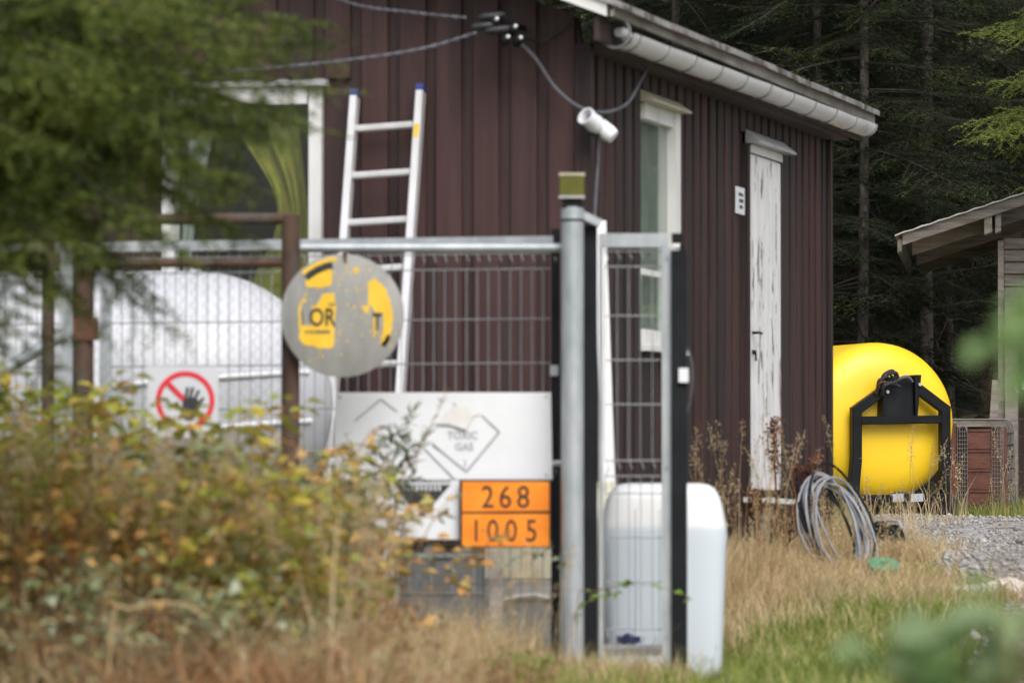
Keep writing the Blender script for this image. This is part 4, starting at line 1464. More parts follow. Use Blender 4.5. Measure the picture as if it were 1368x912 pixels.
# ------------------------------------------------------------------ coil, pump, lid, sheet on the ground
def build_yard_items():
    rng = random.Random(9)
    D = 29.7
    c = at(1114, 703, D)
    t = thing('pipe_coil', 'coil of grey plastic pipe standing on edge by the house corner', 'pipe coil', (c.x, c.y, gzf(c.x, c.y)))
    # plane of the coil: long axis tilted down to the right in view, short axis towards the camera
    e1 = Vector((0.125, -0.06, -0.275))
    e2 = Vector((0.125, 0.26, 0.09))
    for k in range(13):
        q = rng.gauss(0, 1)
        off = Vector((0.022 * rng.gauss(0, 1), 0.02 * rng.gauss(0, 1), 0.008 * rng.gauss(0, 1))) + Vector((0.042, -0.01, 0.006)) * q
        s1, s2 = 1 + rng.uniform(-0.16, 0.13), 1 + rng.uniform(-0.22, 0.18)
        if k == 0:
            s1, s2, off = 1.05, 1.25, Vector((0.03, 0, 0.03))
        ph = rng.uniform(-0.1, 0.1)
        pts = []
        for j in range(44):
            a = 2 * math.pi * j / 44
            pts.append(c + off + e1 * math.cos(a + ph) * s1 + e2 * math.sin(a) * s2 + Vector((0.018 * math.sin(2 * a + k), 0, 0.010 * math.sin(3 * a + 2 * k))))
        MB().tube(pts, 0.0075, 7, closed=True).build('loop', M['pipegrey'] if k % 4 else M['black'], t, smooth=True)
    # black pump lying on the gravel
    D = 31.2
    c = at(1186, 708, D)
    zg = gzf(c.x, c.y)
    p = thing('pump', 'black drum-shaped pump lying on the ground before the yellow tank', 'pump', (c.x, c.y, zg))
    ctr = Vector((c.x, c.y, zg + 0.085))
    axd = Vector((0.75, -0.62, 0.1))
    MB().lathe([(-0.10, 0.03), (-0.10, 0.07), (-0.085, 0.082), (0.03, 0.085), (0.035, 0.097), (0.06, 0.097), (0.065, 0.06), (0.09, 0.05), (0.095, 0.02)], ctr, axd, 24).build('casing', M['black'], p, smooth=True)
    MB().lathe([(0, 0.045), (0.05, 0.045), (0.055, 0.035)], ctr + Vector((-0.05, -0.02, 0.06)), (-0.3, -0.2, 1), 16).build('outlet', M['black'], p, smooth=True)
    MB().tube([ctr + Vector((-0.04, 0.0, 0.085)), ctr + Vector((0.0, -0.02, 0.125)), ctr + Vector((0.06, -0.05, 0.12)), ctr + Vector((0.08, -0.06, 0.075))], 0.010, 8).build('handle', M['pipegrey'], p, smooth=True)
    MB().lathe([(-0.02, 0.075), (0.0, 0.08), (0.03, 0.06)], ctr + Vector((-0.15, 0.05, -0.01)), (-0.9, -0.4, 0.1), 18).build('end_cover', M['black'], p, smooth=True)
    q = thing('power_lead', 'pale yellow cable curled on the ground beside the black pump', 'cable', at(1200, 728, 31.0))
    g = lambda u, v, d: Vector((at(u, v, d).x, d, gzf(at(u, v, d).x, d) + 0.02))
    pts = [g(1196, 722, 31.2) + Vector((0, 0, 0.05)), g(1206, 720, 31.2) + Vector((0, 0, 0.06)), g(1208, 728, 31.0) + Vector((0, 0, 0.035)), g(1198, 735, 30.8), g(1186, 735, 30.6), g(1176, 742, 30.3), g(1174, 748, 30.1)]
    MB().tube(curve_pts(pts, 6), 0.009, 6).build('lead', M['yellowcable'], q, smooth=True)
    c = at(1180, 766, 29.15)
    q = thing('plastic_disc', 'flat green plastic disc lying in the grass below the pipe coil', 'disc', (c.x, 29.15, gzf(c.x, 29.15)))
    MB().lathe([(0, 0.085), (0.012, 0.09), (0.024, 0.088), (0.03, 0.07)], (c.x, 29.15, gzf(c.x, 29.15) + 0.07), (0.1, -0.45, 1), 24).build('dish', M['greenlid'], q, smooth=True)
    MB().lathe([(0.03, 0.02), (0.045, 0.018)], (c.x, 29.15, gzf(c.x, 29.15) + 0.07), (0.1, -0.45, 1), 12).build('knob', M['greenlid'], q, smooth=True)
    # crumpled white sheet
    c = at(1345, 782, 28.3)
    rg = np.random.default_rng(3)
    n = 34
    V, F = [], []
    ph = rg.uniform(0, 6.28, (7, 2))
    fq = rg.normal(0, 22, (7, 2))
    zg = gzf(c.x, 28.3)
    for j in range(n):
        for i in range(n):
            a, b = i / (n - 1) - 0.5, j / (n - 1) - 0.5
            hgt = sum(abs(math.sin(fq[k, 0] * a + fq[k, 1] * b + ph[k, 0])) for k in range(7)) / 7
            edge = max(0, 1 - (abs(a) * 2) ** 4) * max(0, 1 - (abs(b) * 2) ** 4)
            V.append((c.x - 0.10 + a * 0.44 + 0.02 * math.sin(b * 20 + ph[0, 0]) + 0.03, 28.3 + b * 0.34 + 0.02 * math.sin(a * 17), zg + 0.012 + (0.09 * hgt + 0.02 * math.sin(a * 9)) * edge))
    for j in range(n - 1):
        for i in range(n - 1):
            k = j * n + i
            F.append((k, k + 1, k + n + 1, k + n))
    o = MB().add(V, F).build('crumpled_sheet', M['cloth'])
    tag(o, 'crumpled off-white plastic sheet lying at the gravel edge on the right', 'plastic sheet')


build_yard_items()


# ------------------------------------------------------------------ white gas tank behind the fence
def build_gas_tank():
    D = 25.62
    c = at(262, 540, D)
    R = (540 - 362) / FPX * D
    t = thing('gas_tank', 'big white horizontal gas tank with domed end behind the fence', 'tank', (c.x - 1.0, D, gzf(c.x, D)))
    prof = []
    for k in range(13):
        a = math.pi / 2 * k / 12
        prof.append((0.66 * math.sin(math.pi / 2 - a) if k else 0.66, max(0.002, R * math.sin(a))))
    prof = [(h, r) for h, r in prof]                       # dome, tip first
    prof += [(-2.6, R), (-2.9, R * 0.8), (-3.0, 0.01)]
    MB().lathe(prof, c, (1, 0, 0), 64).build('shell', M['tankwhite'], t, smooth='all')
    MB().lathe([(0.02, R + 0.001), (0.02, R + 0.008), (-0.02, R + 0.008), (-0.02, R + 0.001)], c, (1, 0, 0), 64, caps=False).build('weld_band', M['tankwhite'], t, smooth=True)
    # thin horizontal rails along the flank
    for (ua, va, ub, vb) in ((100, 524, 442, 497), (100, 590, 446, 561)):
        pts = []
        for q in np.linspace(0, 1, 14):
            u, v = ua + (ub - ua) * q, va + (vb - va) * q
            p = at(u, v, D)
            lx = max(0.0, (p.x - c.x)) / 0.66
            rr = R * math.sqrt(max(0.0, 1 - lx * lx))
            dz = p.z - c.z
            if rr > abs(dz) + 0.01:
                pts.append((p.x, D - math.sqrt(rr * rr - dz * dz) - 0.012, p.z))
        MB().tube(pts, 0.011, 6).build('flank_rail', M['tankrib'], t, smooth=True)
    for dx in (-0.25, -2.2):
        MB().box((c.x + dx - 0.12, D - 0.42, gzf(c.x, D) - 0.1), (c.x + dx + 0.12, D + 0.42, c.z - R * 0.72)).build('saddle', M['concrete'], t)


build_gas_tank()


# ------------------------------------------------------------------ ladder
def build_ladder():
    # leans on the gable: foot in front of the wall, head against the planks
    # gable plane: points hp(0, y, z); outward normal = hp(-1,0,0)-hp(0,0,0)
    nrm = (hp(-1, 0, 0) - hp(0, 0, 0)).normalized()
    along = (hp(0, 1, 0) - hp(0, 0, 0)).normalized()      # to the left
    yl, yr = 1.138, 0.799
    top_z = at(474, 130, 26.4).z
    lean = 0.75
    g = -0.02
    shift = 0.012
    base = hp(0, (yl + yr) / 2, 0) + nrm * lean
    t = thing('ladder', 'aluminium ladder with blue end caps leaning against the brown gable', 'ladder', (base.x, base.y, gzf(base.x, base.y)))
    rails = []
    for y in (yl, yr):
        top = hp(0, y, top_z + (0.02 if y == yr else 0)) + nrm * 0.075
        foot = hp(0, y + shift, g) + nrm * lean
        MB().bar(foot, top, 0.038, 0.07, up=nrm, ch=0.004).build('rail', M['alu'], t)
        d = (top - foot).normalized()
        MB().bar(top - d * 0.004, top + d * 0.028, 0.042, 0.075, up=nrm, ch=0.004).build('end_cap', M['bluecap'], t)
        MB().bar(foot - d * 0.03, foot + d * 0.03, 0.045, 0.08, up=nrm, ch=0.004).build('rubber_foot', M['black'], t)
        rails.append((foot, top))
    L = (rails[0][1] - rails[0][0]).length
    s = L - 0.17
    while s > 0.15:
        a = rails[0][0] + (rails[0][1] - rails[0][0]) * (s / L)
        b = rails[1][0] + (rails[1][1] - rails[1][0]) * (s / L)
        MB().bar(a, b, 0.032, 0.034, ch=0.008).build('rung', M['alu'], t)
        s -= 0.243
    f, tp = rails[1]
    p = f + (tp - f) * ((L - 0.24) / L)
    MB().bar(p + nrm * 0.0365, p + (tp - f).normalized() * 0.07 + nrm * 0.0365, 0.026, 0.002, up=nrm).build('sticker', M['signyellow'], t)


build_ladder()


# ------------------------------------------------------------------ fence, gates, posts
def wire_panel(parent, pL, pR, ztopL, ztopR, zbot, folds, pitch=0.05, hz=0.2, yoff=0.0):
    """welded mesh panel between two plan points; folds: heights (from top) of V-bends"""
    pL, pR = Vector(pL), Vector(pR)
    n = max(2, int((pR - pL).length / pitch))
    d = (pR - pL).normalized()
    out = Vector((d.y, -d.x, 0)).normalized()
    if out.y > 0:
        out = -out
    vm = MB()
    for k in range(n + 1):
        q = pL + (pR - pL) * (k / n)
        zt = ztopL + (ztopR - ztopL) * k / n
        pts = [q + Vector((0, 0, zt))]
        for f in folds:
            pts += [q + Vector((0, 0, zt - f + 0.035)), q + out * 0.03 + d * 0.014 + Vector((0, 0, zt - f)), q + Vector((0, 0, zt - f - 0.035))]
        pts.append(q + Vector((0, 0, zbot)))
        vm.tube(pts, 0.0028, 4, cap=False)
    vm.build('vertical_wires', M['galv2'], parent, kind='stuff')
    zs = []
    for f in folds:
        zs += [f - 0.035, f + 0.035]
    z = hz * 0.66
    while z < ztopR - zbot:
        if all(abs(z - f) > 0.09 for f in folds):
            zs.append(z)
        z += hz
    for f in sorted(zs):
        a = pL + Vector((0, 0, ztopL - f)) + out * 0.004
        b = pR + Vector((0, 0, ztopR - f)) + out * 0.004
        MB().tube([a, b], 0.0032, 5).build('horizontal_wire', M['galv2'], parent)


def build_fence():
    D = 24.1
    # --- long mesh fence to the left
    zg = -0.03
    pR = at(740, 640, D)
    pL = Vector((at(-120, 640, 24.62).x, 24.62, 0))
    pR = Vector((pR.x, D, 0))
    t = thing('mesh_fence', 'long grey welded mesh fence with flat top rail before the house', 'fence', (pR.x, D, zg))
    zr, zl = at(737, 322, D).z, at(0, 333, 24.6).z
    wire_panel(t, pL, pR, zl - 0.02, zr - 0.02, zg + 0.04, [0.07, 1.03, 1.75])
    MB().bar(Vector((pL.x, pL.y, zl)), Vector((pR.x, pR.y, zr)), 0.05, 0.045).build('top_rail', M['galv'], t)
    xa = at(742, 600, D).x
    MB().box((xa - 0.02, D - 0.02, zg - 0.2), (xa + 0.02, D + 0.03, at(742, 306, D).z)).build('post', M['black'], t)
    MB().box((xa - 0.024, D - 0.034, at(742, 502, D).z), (xa + 0.012, D - 0.021, at(742, 488, D).z)).build('clamp', M['galv'], t)
    for (u, w, vt, mm, name) in ((141, 0.055, 352, 'galv', 'post'), (88, 0.055, 305, 'galv', 'post')):
        x = at(u, 600, 24.45).x
        MB().box((x - w / 2, 24.45, zg - 0.2), (x + w / 2, 24.5, at(u, vt, 24.45).z)).build(name, M[mm], t)
    x = at(126, 600, 24.4).x
    MB().box((x - 0.02, 24.38, zg), (x + 0.02, 24.40, at(126, 448, 24.4).z)).build('cover_strip', M['signwhite'], t)
    MB().tube([at(-30, 515, 24.45), at(86, 446, 24.44)], 0.03, 10).build('brace', M['galv'], t, smooth=True)

    # --- galvanised gate post with rail
    D2 = 23.75
    p = at(765, 640, D2)
    g = thing('gate_post', 'stout galvanised round gate post with black slide post behind', 'post', (p.x, D2, zg))
    r = 15 / FPX * D2
    zt = at(765, 292, D2).z
    MB().tube([(p.x, D2, zg - 0.2), (p.x, D2, zt)], r, 24).build('pipe', M['galv'], g, smooth=True)
    MB().tube([(p.x - 0.0, D2, zt - 0.012), (p.x, D2, zt - 0.004)], r * 1.06, 24).build('collar', M['black'], g, smooth=True)
    MB().lathe([(0, r * 1.04), (0.045, r * 1.02), (0.055, r * 0.8)], (p.x, D2, zt - 0.003), (0, 0, 1), 24).build('cap', M['galv'], g, smooth=True)
    MB().bar(Vector((p.x + 0.02, D2 + 0.04, zt + 0.028)), Vector((at(802, 640, D2).x, D2 + 0.06, zt - 0.02)), 0.05, 0.035).build('bracket', M['galv'], g)
    xb = at(789, 640, D2 + 0.12).x
    MB().box((xb - 0.03, D2 + 0.09, zg - 0.2), (xb + 0.03, D2 + 0.15, at(789, 300, D2).z)).build('slide_post', M['black'], g)
    MB().tube([at(402, 331, 23.84), at(752, 331, 23.84)], 0.021, 14).build('top_tube', M['galv'], g, smooth=True)
    MB().tube([at(739, 619, 23.86), at(757, 618, 23.84)], 0.014, 12).build('lower_tube', M['galv'], g, smooth=True)
    # warning lamp on the post
    l = thing('post_lamp', 'small olive box lamp with black base on top of gate post', 'lamp', at(763, 276, D2))
    a, b = at(748, 262, D2), at(780, 236, D2)
    MB().box((a.x + 0.012, D2 - 0.035, a.z - 0.055), (b.x - 0.012, D2 + 0.045, a.z - 0.004)).build('base', M['black'], l)
    MB().box((a.x, D2 - 0.05, a.z), (b.x, D2 + 0.055, b.z)).build('lens', M['lampolive'], l)
    MB().box((a.x - 0.004, D2 - 0.054, b.z + 0.001), (b.x + 0.004, D2 + 0.06, b.z + 0.014)).build('lid', M['ochre'], l)
    MB().box((a.x - 0.006, D2 - 0.056, a.z - 0.012), (b.x + 0.003, D2 + 0.06, a.z - 0.001)).build('rim', M['greytrim'], l)

    # --- narrow mesh gate at the right
    D3 = 24.0
    q = thing('mesh_gate', 'narrow mesh gate leaf closing onto the black end post', 'gate', (at(848, 640, D3).x, D3, zg))
    xl, xr = at(800, 640, D3).x, at(893, 640, D3).x
    zt = at(850, 312, D3).z
    MB().box((xl, D3 - 0.02, zt - 0.062), (xr - 0.0, D3 + 0.02, zt)).build('top_rail', M['galv'], q)
    MB().box((xr - 0.03, D3 - 0.022, zg + 0.03), (xr + 0.012, D3 + 0.018, zt - 0.064)).build('stile', M['galv'], q)
    MB().box((xl, D3 - 0.02, zg + 0.03), (xl + 0.02, D3 + 0.02, zt - 0.064)).build('stile', M['galv'], q)
    MB().box((xl + 0.02, D3 - 0.018, zg + 0.03), (xr - 0.03, D3 + 0.018, zg + 0.08)).build('bottom_rail', M['galv'], q)
    wire_panel(q, (xl + 0.03, D3, 0), (xr - 0.02, D3, 0), zt - 0.04, zt - 0.04, zg + 0.05, [0.075, 1.02, 1.78])
    e = thing('end_post', 'black square end post with white switch box and clamp', 'post', (at(907, 640, D3).x, D3, zg))
    xm = at(907, 640, D3).x
    w = 10.5 / FPX * D3
    MB().box((xm - w, D3 - 0.05, zg - 0.2), (xm + w, D3 + 0.02, at(907, 335, D3).z)).build('shaft', M['black'], e)
    MB().box((xm - w * 0.9, D3 - 0.04, at(907, 325, D3).z), (xm + w * 0.5, D3 + 0.012, at(907, 312, D3).z)).build('end_cap', M['black'], e)
    MB().tube([at(900, 329, D3 - 0.03), at(908, 329, D3 - 0.03)], 0.013, 10).build('clamp', M['porcelain'], e)
    MB().box((xm + 0.004, D3 + 0.0205, at(907, 326, D3).z), (xm + 0.022, D3 + 0.05, zg)).build('edge_profile', M['black'], e)
    MB().box((at(906, 500, D3).x, D3 - 0.075, at(906, 511, D3).z), (at(919, 500, D3).x, D3 - 0.051, at(906, 492, D3).z)).build('switch_box', M['signwhite'], e)
    MB().tube(curve_pts([at(914, 460, D3 - 0.04), at(922, 474, D3 - 0.05), at(925, 495, D3 - 0.05), at(923, 530, D3 - 0.05), at(916, 556, D3 - 0.04)], 6), 0.004, 6).build('loop_wire', M['cable'], e)

    # --- rusty old gate frame with chain link at left
    D4 = 23.6
    f = thing('chain_link_gate', 'old rusty pipe gate frame with chain-link behind the autumn thicket', 'gate', (at(250, 640, D4).x, D4, zg))
    def post(u, w, vt, lean=0.0, m='rust'):
        x = at(u, 600, D4).x
        MB().tube([(x, D4, zg - 0.2), (x + lean, D4, at(u, vt, D4).z)], w, 12).build('post', M[m], f, smooth=True)
    post(388, 0.042, 288)
    post(111, 0.048, 330)
    post(64, 0.030, 298)
    MB().tube([at(172, 293, D4), at(392, 292, D4)], 0.026, 10).build('top_rail', M['rust'], f, smooth=True)
    MB().tube([at(120, 352, D4), at(378, 351, D4)], 0.020, 10).build('middle_rail', M['rust'], f, smooth=True)
    MB().box((at(100, 0, D4).x, D4 - 0.055, at(0, 455, D4).z), (at(134, 0, D4).x, D4 - 0.05, at(0, 425, D4).z)).build('lock_plate', M['rustred'], f)
    ch = MB()
    xa, xb = at(113, 600, D4).x, at(386, 600, D4).x
    za, zb = zg + 0.05, at(0, 352, D4).z
    pitch = 0.055
    n = int((xb - xa) / pitch)
    m = int((zb - za) / (pitch / 2))
    for k in range(n):
        pts = []
        for j in range(m):
            pts.append((xa + pitch * (k + 0.5 + (0.52 if (j % 2) else -0.02)), D4 + 0.004 * (1 if (j // 1) % 2 else -1), za + j * pitch / 2))
        ch.tube(pts, 0.0016, 3, cap=False)
    ch.build('chain_link', M['wiremesh'], f, kind='stuff')


build_fence()


# ------------------------------------------------------------------ signs
def jag(poly, rng, amp, n):
    out = []
    for i in range(len(poly)):
        a, b = poly[i], poly[(i + 1) % len(poly)]
        for k in range(n):
            t = k / n
            j = amp if k else amp * 0.3
            out.append((a[0] + (b[0] - a[0]) * t + rng.uniform(-j, j), a[1] + (b[1] - a[1]) * t + rng.uniform(-j, j)))
    return out


def build_signs():
    rng = random.Random(8)
    # --- round worn sign
    D = 23.5
    c = at(457.5, 421.5, D)
    R = 82.5 / FPX * D
    s = thing('round_sign', 'round worn grey sign with flaking yellow paint hung on rusty post', 'sign', c)
    MB().lathe([(0, R * 0.99), (0.002, R), (0.006, R), (0.008, R * 0.985)], c, FR, 64).build('disc', M['signgrey'], s, smooth=True)
    k = R / 368.0                     # zoomed pixels of the enlargement -> metres
    cx, cy = 448, 462
    ly = D - 0.0095

    def P(x, y, lift=0.0):
        return Vector((c.x + (x - cx) * k, ly - lift, c.z - (y - cy) * k * 0.965))

    def patch(name, poly, m, amp=5, n=5, lift=0.0):
        MB().add([P(x, y, lift) for x, y in jag(poly, rng, amp, n)], [tuple(range(len(poly) * n))]).build(name, M[m], s)

    def arc(r0, r1, a0, a1, n=10):
        A = np.linspace(math.radians(a0), math.radians(a1), n)
        return [(cx + r1 * math.cos(a), cy - r1 * math.sin(a)) for a in A] + [(cx + r0 * math.cos(a), cy - r0 * math.sin(a)) for a in A[::-1]]
    patch('yellow_patch', arc(340, 364, 95, 132), 'signyellow', 3, 2)
    patch('black_arc', arc(296, 338, 101, 133), 'signblack', 4, 2)
    patch('black_arc', arc(290, 318, -38, -24), 'signblack', 5, 2)
    patch('yellow_patch', [(225, 250), (290, 200), (388, 165), (384, 270), (330, 292), (232, 284)], 'signyellow')
    patch('yellow_patch', [(330, 330), (400, 320), (412, 420), (392, 660), (330, 668), (215, 640), (188, 600), (198, 520), (262, 524), (268, 420), (300, 390)], 'signyellow')
    patch('yellow_patch', [(186, 420), (200, 370), (240, 362), (236, 374), (208, 384), (198, 440), (204, 520), (190, 560)], 'signyellow', 2, 3)
    patch('yellow_patch', [(600, 250), (650, 236), (700, 290), (735, 370), (748, 460), (740, 560), (700, 650), (668, 640), (690, 560), (690, 440), (650, 460), (622, 400), (600, 400)], 'signyellow', 6, 4)
    patch('yellow_patch', [(632, 480), (650, 470), (660, 560), (640, 580)], 'signyellow', 3, 3)
    patch('yellow_patch', [(560, 410), (600, 400), (610, 440), (580, 452)], 'signyellow', 5, 3)
    patch('yellow_patch', [(512, 165), (540, 175), (535, 205), (515, 200)], 'signyellow', 4, 3)
    patch('rust_streak', [(448, 78), (474, 78), (470, 150), (456, 130)], 'rustred', 3, 3)
    fl = MB()
    for _ in range(150):
        px_, py_ = rng.choice(((230, 330), (400, 250), (440, 560), (600, 330), (640, 520), (520, 380), (560, 180), (300, 690), (720, 620)))
        px_ += rng.gauss(0, 38)
        py_ += rng.gauss(0, 48)
        if math.hypot(px_ - cx, py_ - cy) > 345:
            continue
        a_ = rng.uniform(2, 9)
        fl.add([P(px_ + a_ * math.cos(q) * rng.uniform(0.4, 1), py_ + 1.6 * a_ * math.sin(q) * rng.uniform(0.4, 1), -0.0003) for q in (0, 1.2, 2.5, 3.7, 5.0)], [(0, 1, 2, 3, 4)])
    fl.build('paint_flecks', M['signyellow'], s, kind='stuff')
    text_mb('OR', 112 * k * 1.32, P(328, 478), RX, UZ, 0.0016, 0.74, bold=0.002).build('lettering', M['signblack'], s)
    text_mb('T', 118 * k * 1.2, P(654, 505), RX, UZ, 0.0016, 0.62, bold=0.003).build('lettering', M['signblack'], s)
    MB().box(P(207, 430, 0.001), P(213, 520, 0.0018)).build('letter_edge', M['signblack'], s)
    # the illegible small line below
    mb = MB()
    x = 228
    while x < 376:
        w = rng.uniform(4, 11)
        h = rng.uniform(12, 26)
        mb.box(P(x, 563 + h / 2, 0.001), P(x + w, 563 - h / 2, 0.0016))
        x += w + rng.uniform(2, 6)
    mb.build('small_print', M['print'], s)
    mb = MB()
    for q in range(3):
        mb.box(P(368 + q * 14, 404, 0.001), P(376 + q * 14, 384, 0.0016))
    mb.build('small_print', M['print'], s)
    MB().lathe([(0, 0.010), (0.006, 0.008)], P(462, 82), FR, 10).build('bolt', M['rustred'], s)

    # --- white board
    D = 23.93
    b = thing('warning_board', 'large white board with peeling grey diamond warning prints on fence', 'sign', at(593, 720, D))
    y = D

    def Q(u, v, lift=0.0):
        p = at(u, v, D)
        p.y -= lift
        return p

    def quad(pts, name, m, par, th=0.006):
        MB().prism([Q(u, v, 0) for u, v in pts][::-1], (0, -th, 0)).build(name, M[m], par)
    quad([(448, 524), (736, 524), (738, 640), (448, 640)], 'upper_sheet', 'signwhite', b)
    quad([(489, 641), (613.5, 641), (613.5, 720), (489, 720)], 'lower_sheet', 'signwhite', b)

    def line(p, q, w, name, m, par, lift=0.0075):
        a, c2 = Q(*p, lift), Q(*q, lift)
        MB().bar(a, c2, w, 0.0016, up=FR).build(name, M[m], par)
    # toxic gas diamond, its top corner torn away
    mm = 'printgrey'
    w = 0.009
    line((644, 555), (667, 577), w, 'diamond_line', mm, b)
    line((667, 577), (623, 630), w, 'diamond_line', mm, b)
    line((623, 630), (578, 593), w, 'diamond_line', mm, b)
    line((605, 538), (622, 556), 0.006, 'diamond_line', mm, b)
    # torn skin of the print, a slightly creamier sheet with a curled edge
    V = [Q(580, 566, 0.008), Q(600, 566, 0.012), Q(622, 574, 0.016), Q(632, 556, 0.012), Q(645, 553, 0.009), Q(612, 536, 0.0075)]
    MB().add(V, [tuple(range(len(V)))]).build('torn_print', M['torn'], b)
    line((582, 567), (604, 568), 0.006, 'torn_edge', 'printgrey', b, 0.012)
    line((604, 568), (624, 575), 0.006, 'torn_edge', 'printgrey', b, 0.0165)
    text_mb('TOXIC', 0.047, Q(618, 582, 0.0072), RX, UZ, 0.0014, 0.95, bold=0.0006).build('lettering', M['printgrey'], b)
    text_mb('GAS', 0.047, Q(620, 597, 0.0072), RX, UZ, 0.0014, 0.95, bold=0.0006).build('lettering', M['printgrey'], b)
    text_mb('2', 0.042, Q(621, 619, 0.0072), RX, UZ, 0.0014, 0.9).build('lettering', M['printgrey'], b)
    # larger faded diamond
    line((474, 562), (509, 533), 0.007, 'diamond_line', mm, b)
    line((509, 533), (531, 550), 0.007, 'diamond_line', mm, b)
    line((566, 598), (607, 640), 0.009, 'diamond_line', mm, b)
    line((578, 594), (586, 601), 0.006, 'diamond_line', mm, b)
    # corrosive-style black field on the lower sheet with striped top
    MB().add([Q(528, 647, 0.0072), Q(602, 647, 0.0072), Q(572, 682, 0.0072), Q(548, 676, 0.0072)], [(3, 2, 1, 0)]).build('black_field', M['signblack'], b)
    for q in range(9):
        MB().box(Q(538 + q * 6, 655, 0.0074), Q(540.6 + q * 6, 648, 0.0086)).build('stripe', M['signwhite'], b)
    line((522, 643), (602, 643), 0.006, 'diamond_line', 'print', b)
    for (u, v) in ((454, 530), (730, 530), (730, 634)):
        MB().lathe([(0, 0.007), (0.004, 0.005)], Q(u, v, 0.006), FR, 8).build('rivet', M['galv'], b)

    # --- orange hazard plate
    D = 23.88
    o = thing('hazard_plate', 'orange hazard plate reading 268 over 1005 on the white board', 'sign', at(675, 730, D))
    a, c2 = at(614, 731, D), at(735.5, 640, D)
    MB().box((a.x, D, a.z), (c2.x, D + 0.012, c2.z)).build('backing', M['digits'], o)
    v1 = at(0, 683, D).z
    v2 = at(0, 686, D).z
    for (z0, z1, rot) in ((v1, c2.z - 0.010, 0.004), (a.z + 0.008, v2, -0.003)):
        MB().add([(a.x + 0.012, D - 0.003, z0), (c2.x - 0.006, D - 0.003, z0 + rot), (c2.x - 0.006, D - 0.003, z1), (a.x + 0.012, D - 0.003, z1),
                  (a.x + 0.012, D - 0.0005, z0), (c2.x - 0.006, D - 0.0005, z0 + rot), (c2.x - 0.006, D - 0.0005, z1), (a.x + 0.012, D - 0.0005, z1)],
                 [(0, 1, 2, 3), (7, 6, 5, 4), (0, 4, 5, 1), (1, 5, 6, 2), (2, 6, 7, 3), (3, 7, 4, 0)]).build('orange_strip', M['orange'], o)
    for (ch, u, v) in (('2', 651.5, 665), ('6', 675, 665), ('8', 699, 665)):
        q = at(u, v, D)
        text_mb(ch, 0.142, (q.x, D - 0.0035, q.z), RX, UZ, 0.001, 0.86, bold=0.0009).build('digit', M['digits'], o)
    for (ch, u, v) in (('1', 636, 710), ('0', 658.5, 710), ('0', 683, 710), ('5', 710, 710)):
        q = at(u, v, D)
        text_mb(ch, 0.142, (q.x, D - 0.0035, q.z), RX, UZ, 0.001, 0.80, bold=0.0009).build('digit', M['digits'], o)

    # --- no-entry hand sign
    D = 23.55
    c = at(247.5, 535, D)
    n = thing('prohibition_sign', 'white sign with red ring and slash over black hand', 'sign', at(247, 586, D))
    a, b2 = at(197, 584, D), at(292, 489, D)
    MB().box((a.x, D, a.z), (b2.x, D + 0.004, b2.z)).build('panel', M['tankwhite'], n)
    r1, r0 = 39.5 / FPX * D, 32.5 / FPX * D
    A = np.linspace(0, 2 * math.pi, 49)
    V = []
    for q in A[:-1]:
        for r in (r0, r1):
            V.append((c.x + r * math.cos(q), D - 0.002, c.z + r * math.sin(q)))
    F = [(2 * i, 2 * i + 1, (2 * i + 3) % 96, (2 * i + 2) % 96) for i in range(48)]
    MB().add(V, F).build('ring', M['red'], n)
    dd = Vector((-1, 0, 1)).normalized() * (r0 + 0.004)
    cc = Vector((c.x, D - 0.0032, c.z))
    MB().bar(cc + dd, cc - dd, 0.024, 0.001, up=FR).build('slash', M['red'], n)

    def H(u, v):
        p = at(u, v, D)
        return Vector((p.x, D - 0.005, p.z))
    hand = MB()
    hand.add([H(u, v) for u, v in ((244, 536), (243, 550), (247, 560), (258, 561), (265, 551), (268, 538), (262, 531), (249, 530))], [tuple(range(7, -1, -1))])
    for (u0, v0, u1, v1) in ((248, 532, 251, 517), (254, 531, 258, 517), (260, 533, 266, 521), (265, 540, 272, 531), (245, 551, 235, 537)):
        hand.bar(H(u0, v0), H(u1, v1), 0.013, 0.0008, up=FR)
    hand.build('hand', M['signblack'], n)


build_signs()


# ------------------------------------------------------------------ plastic container, tubs, planks by the fence
def rounded_box(cx, cy, z0, prof, n=40, e=4.0):
    """stack of superellipse rings: prof = (z, half width x, half depth y)"""
    V, F = [], []
    for (z, a, b) in prof:
        for j in range(n):
            t = 2 * math.pi * j / n
            c, s = math.cos(t), math.sin(t)
            V.append((cx + a * math.copysign(abs(c) ** (2 / e), c), cy + b * math.copysign(abs(s) ** (2 / e), s), z0 + z))
    for i in range(len(prof) - 1):
        for j in range(n):
            j2 = (j + 1) % n
            F.append((i * n + j, i * n + j2, (i + 1) * n + j2, (i + 1) * n + j))
    F.append(tuple(range(n - 1, -1, -1)))
    F.append(tuple((len(prof) - 1) * n + j for j in range(n)))
    return MB().add(V, F)


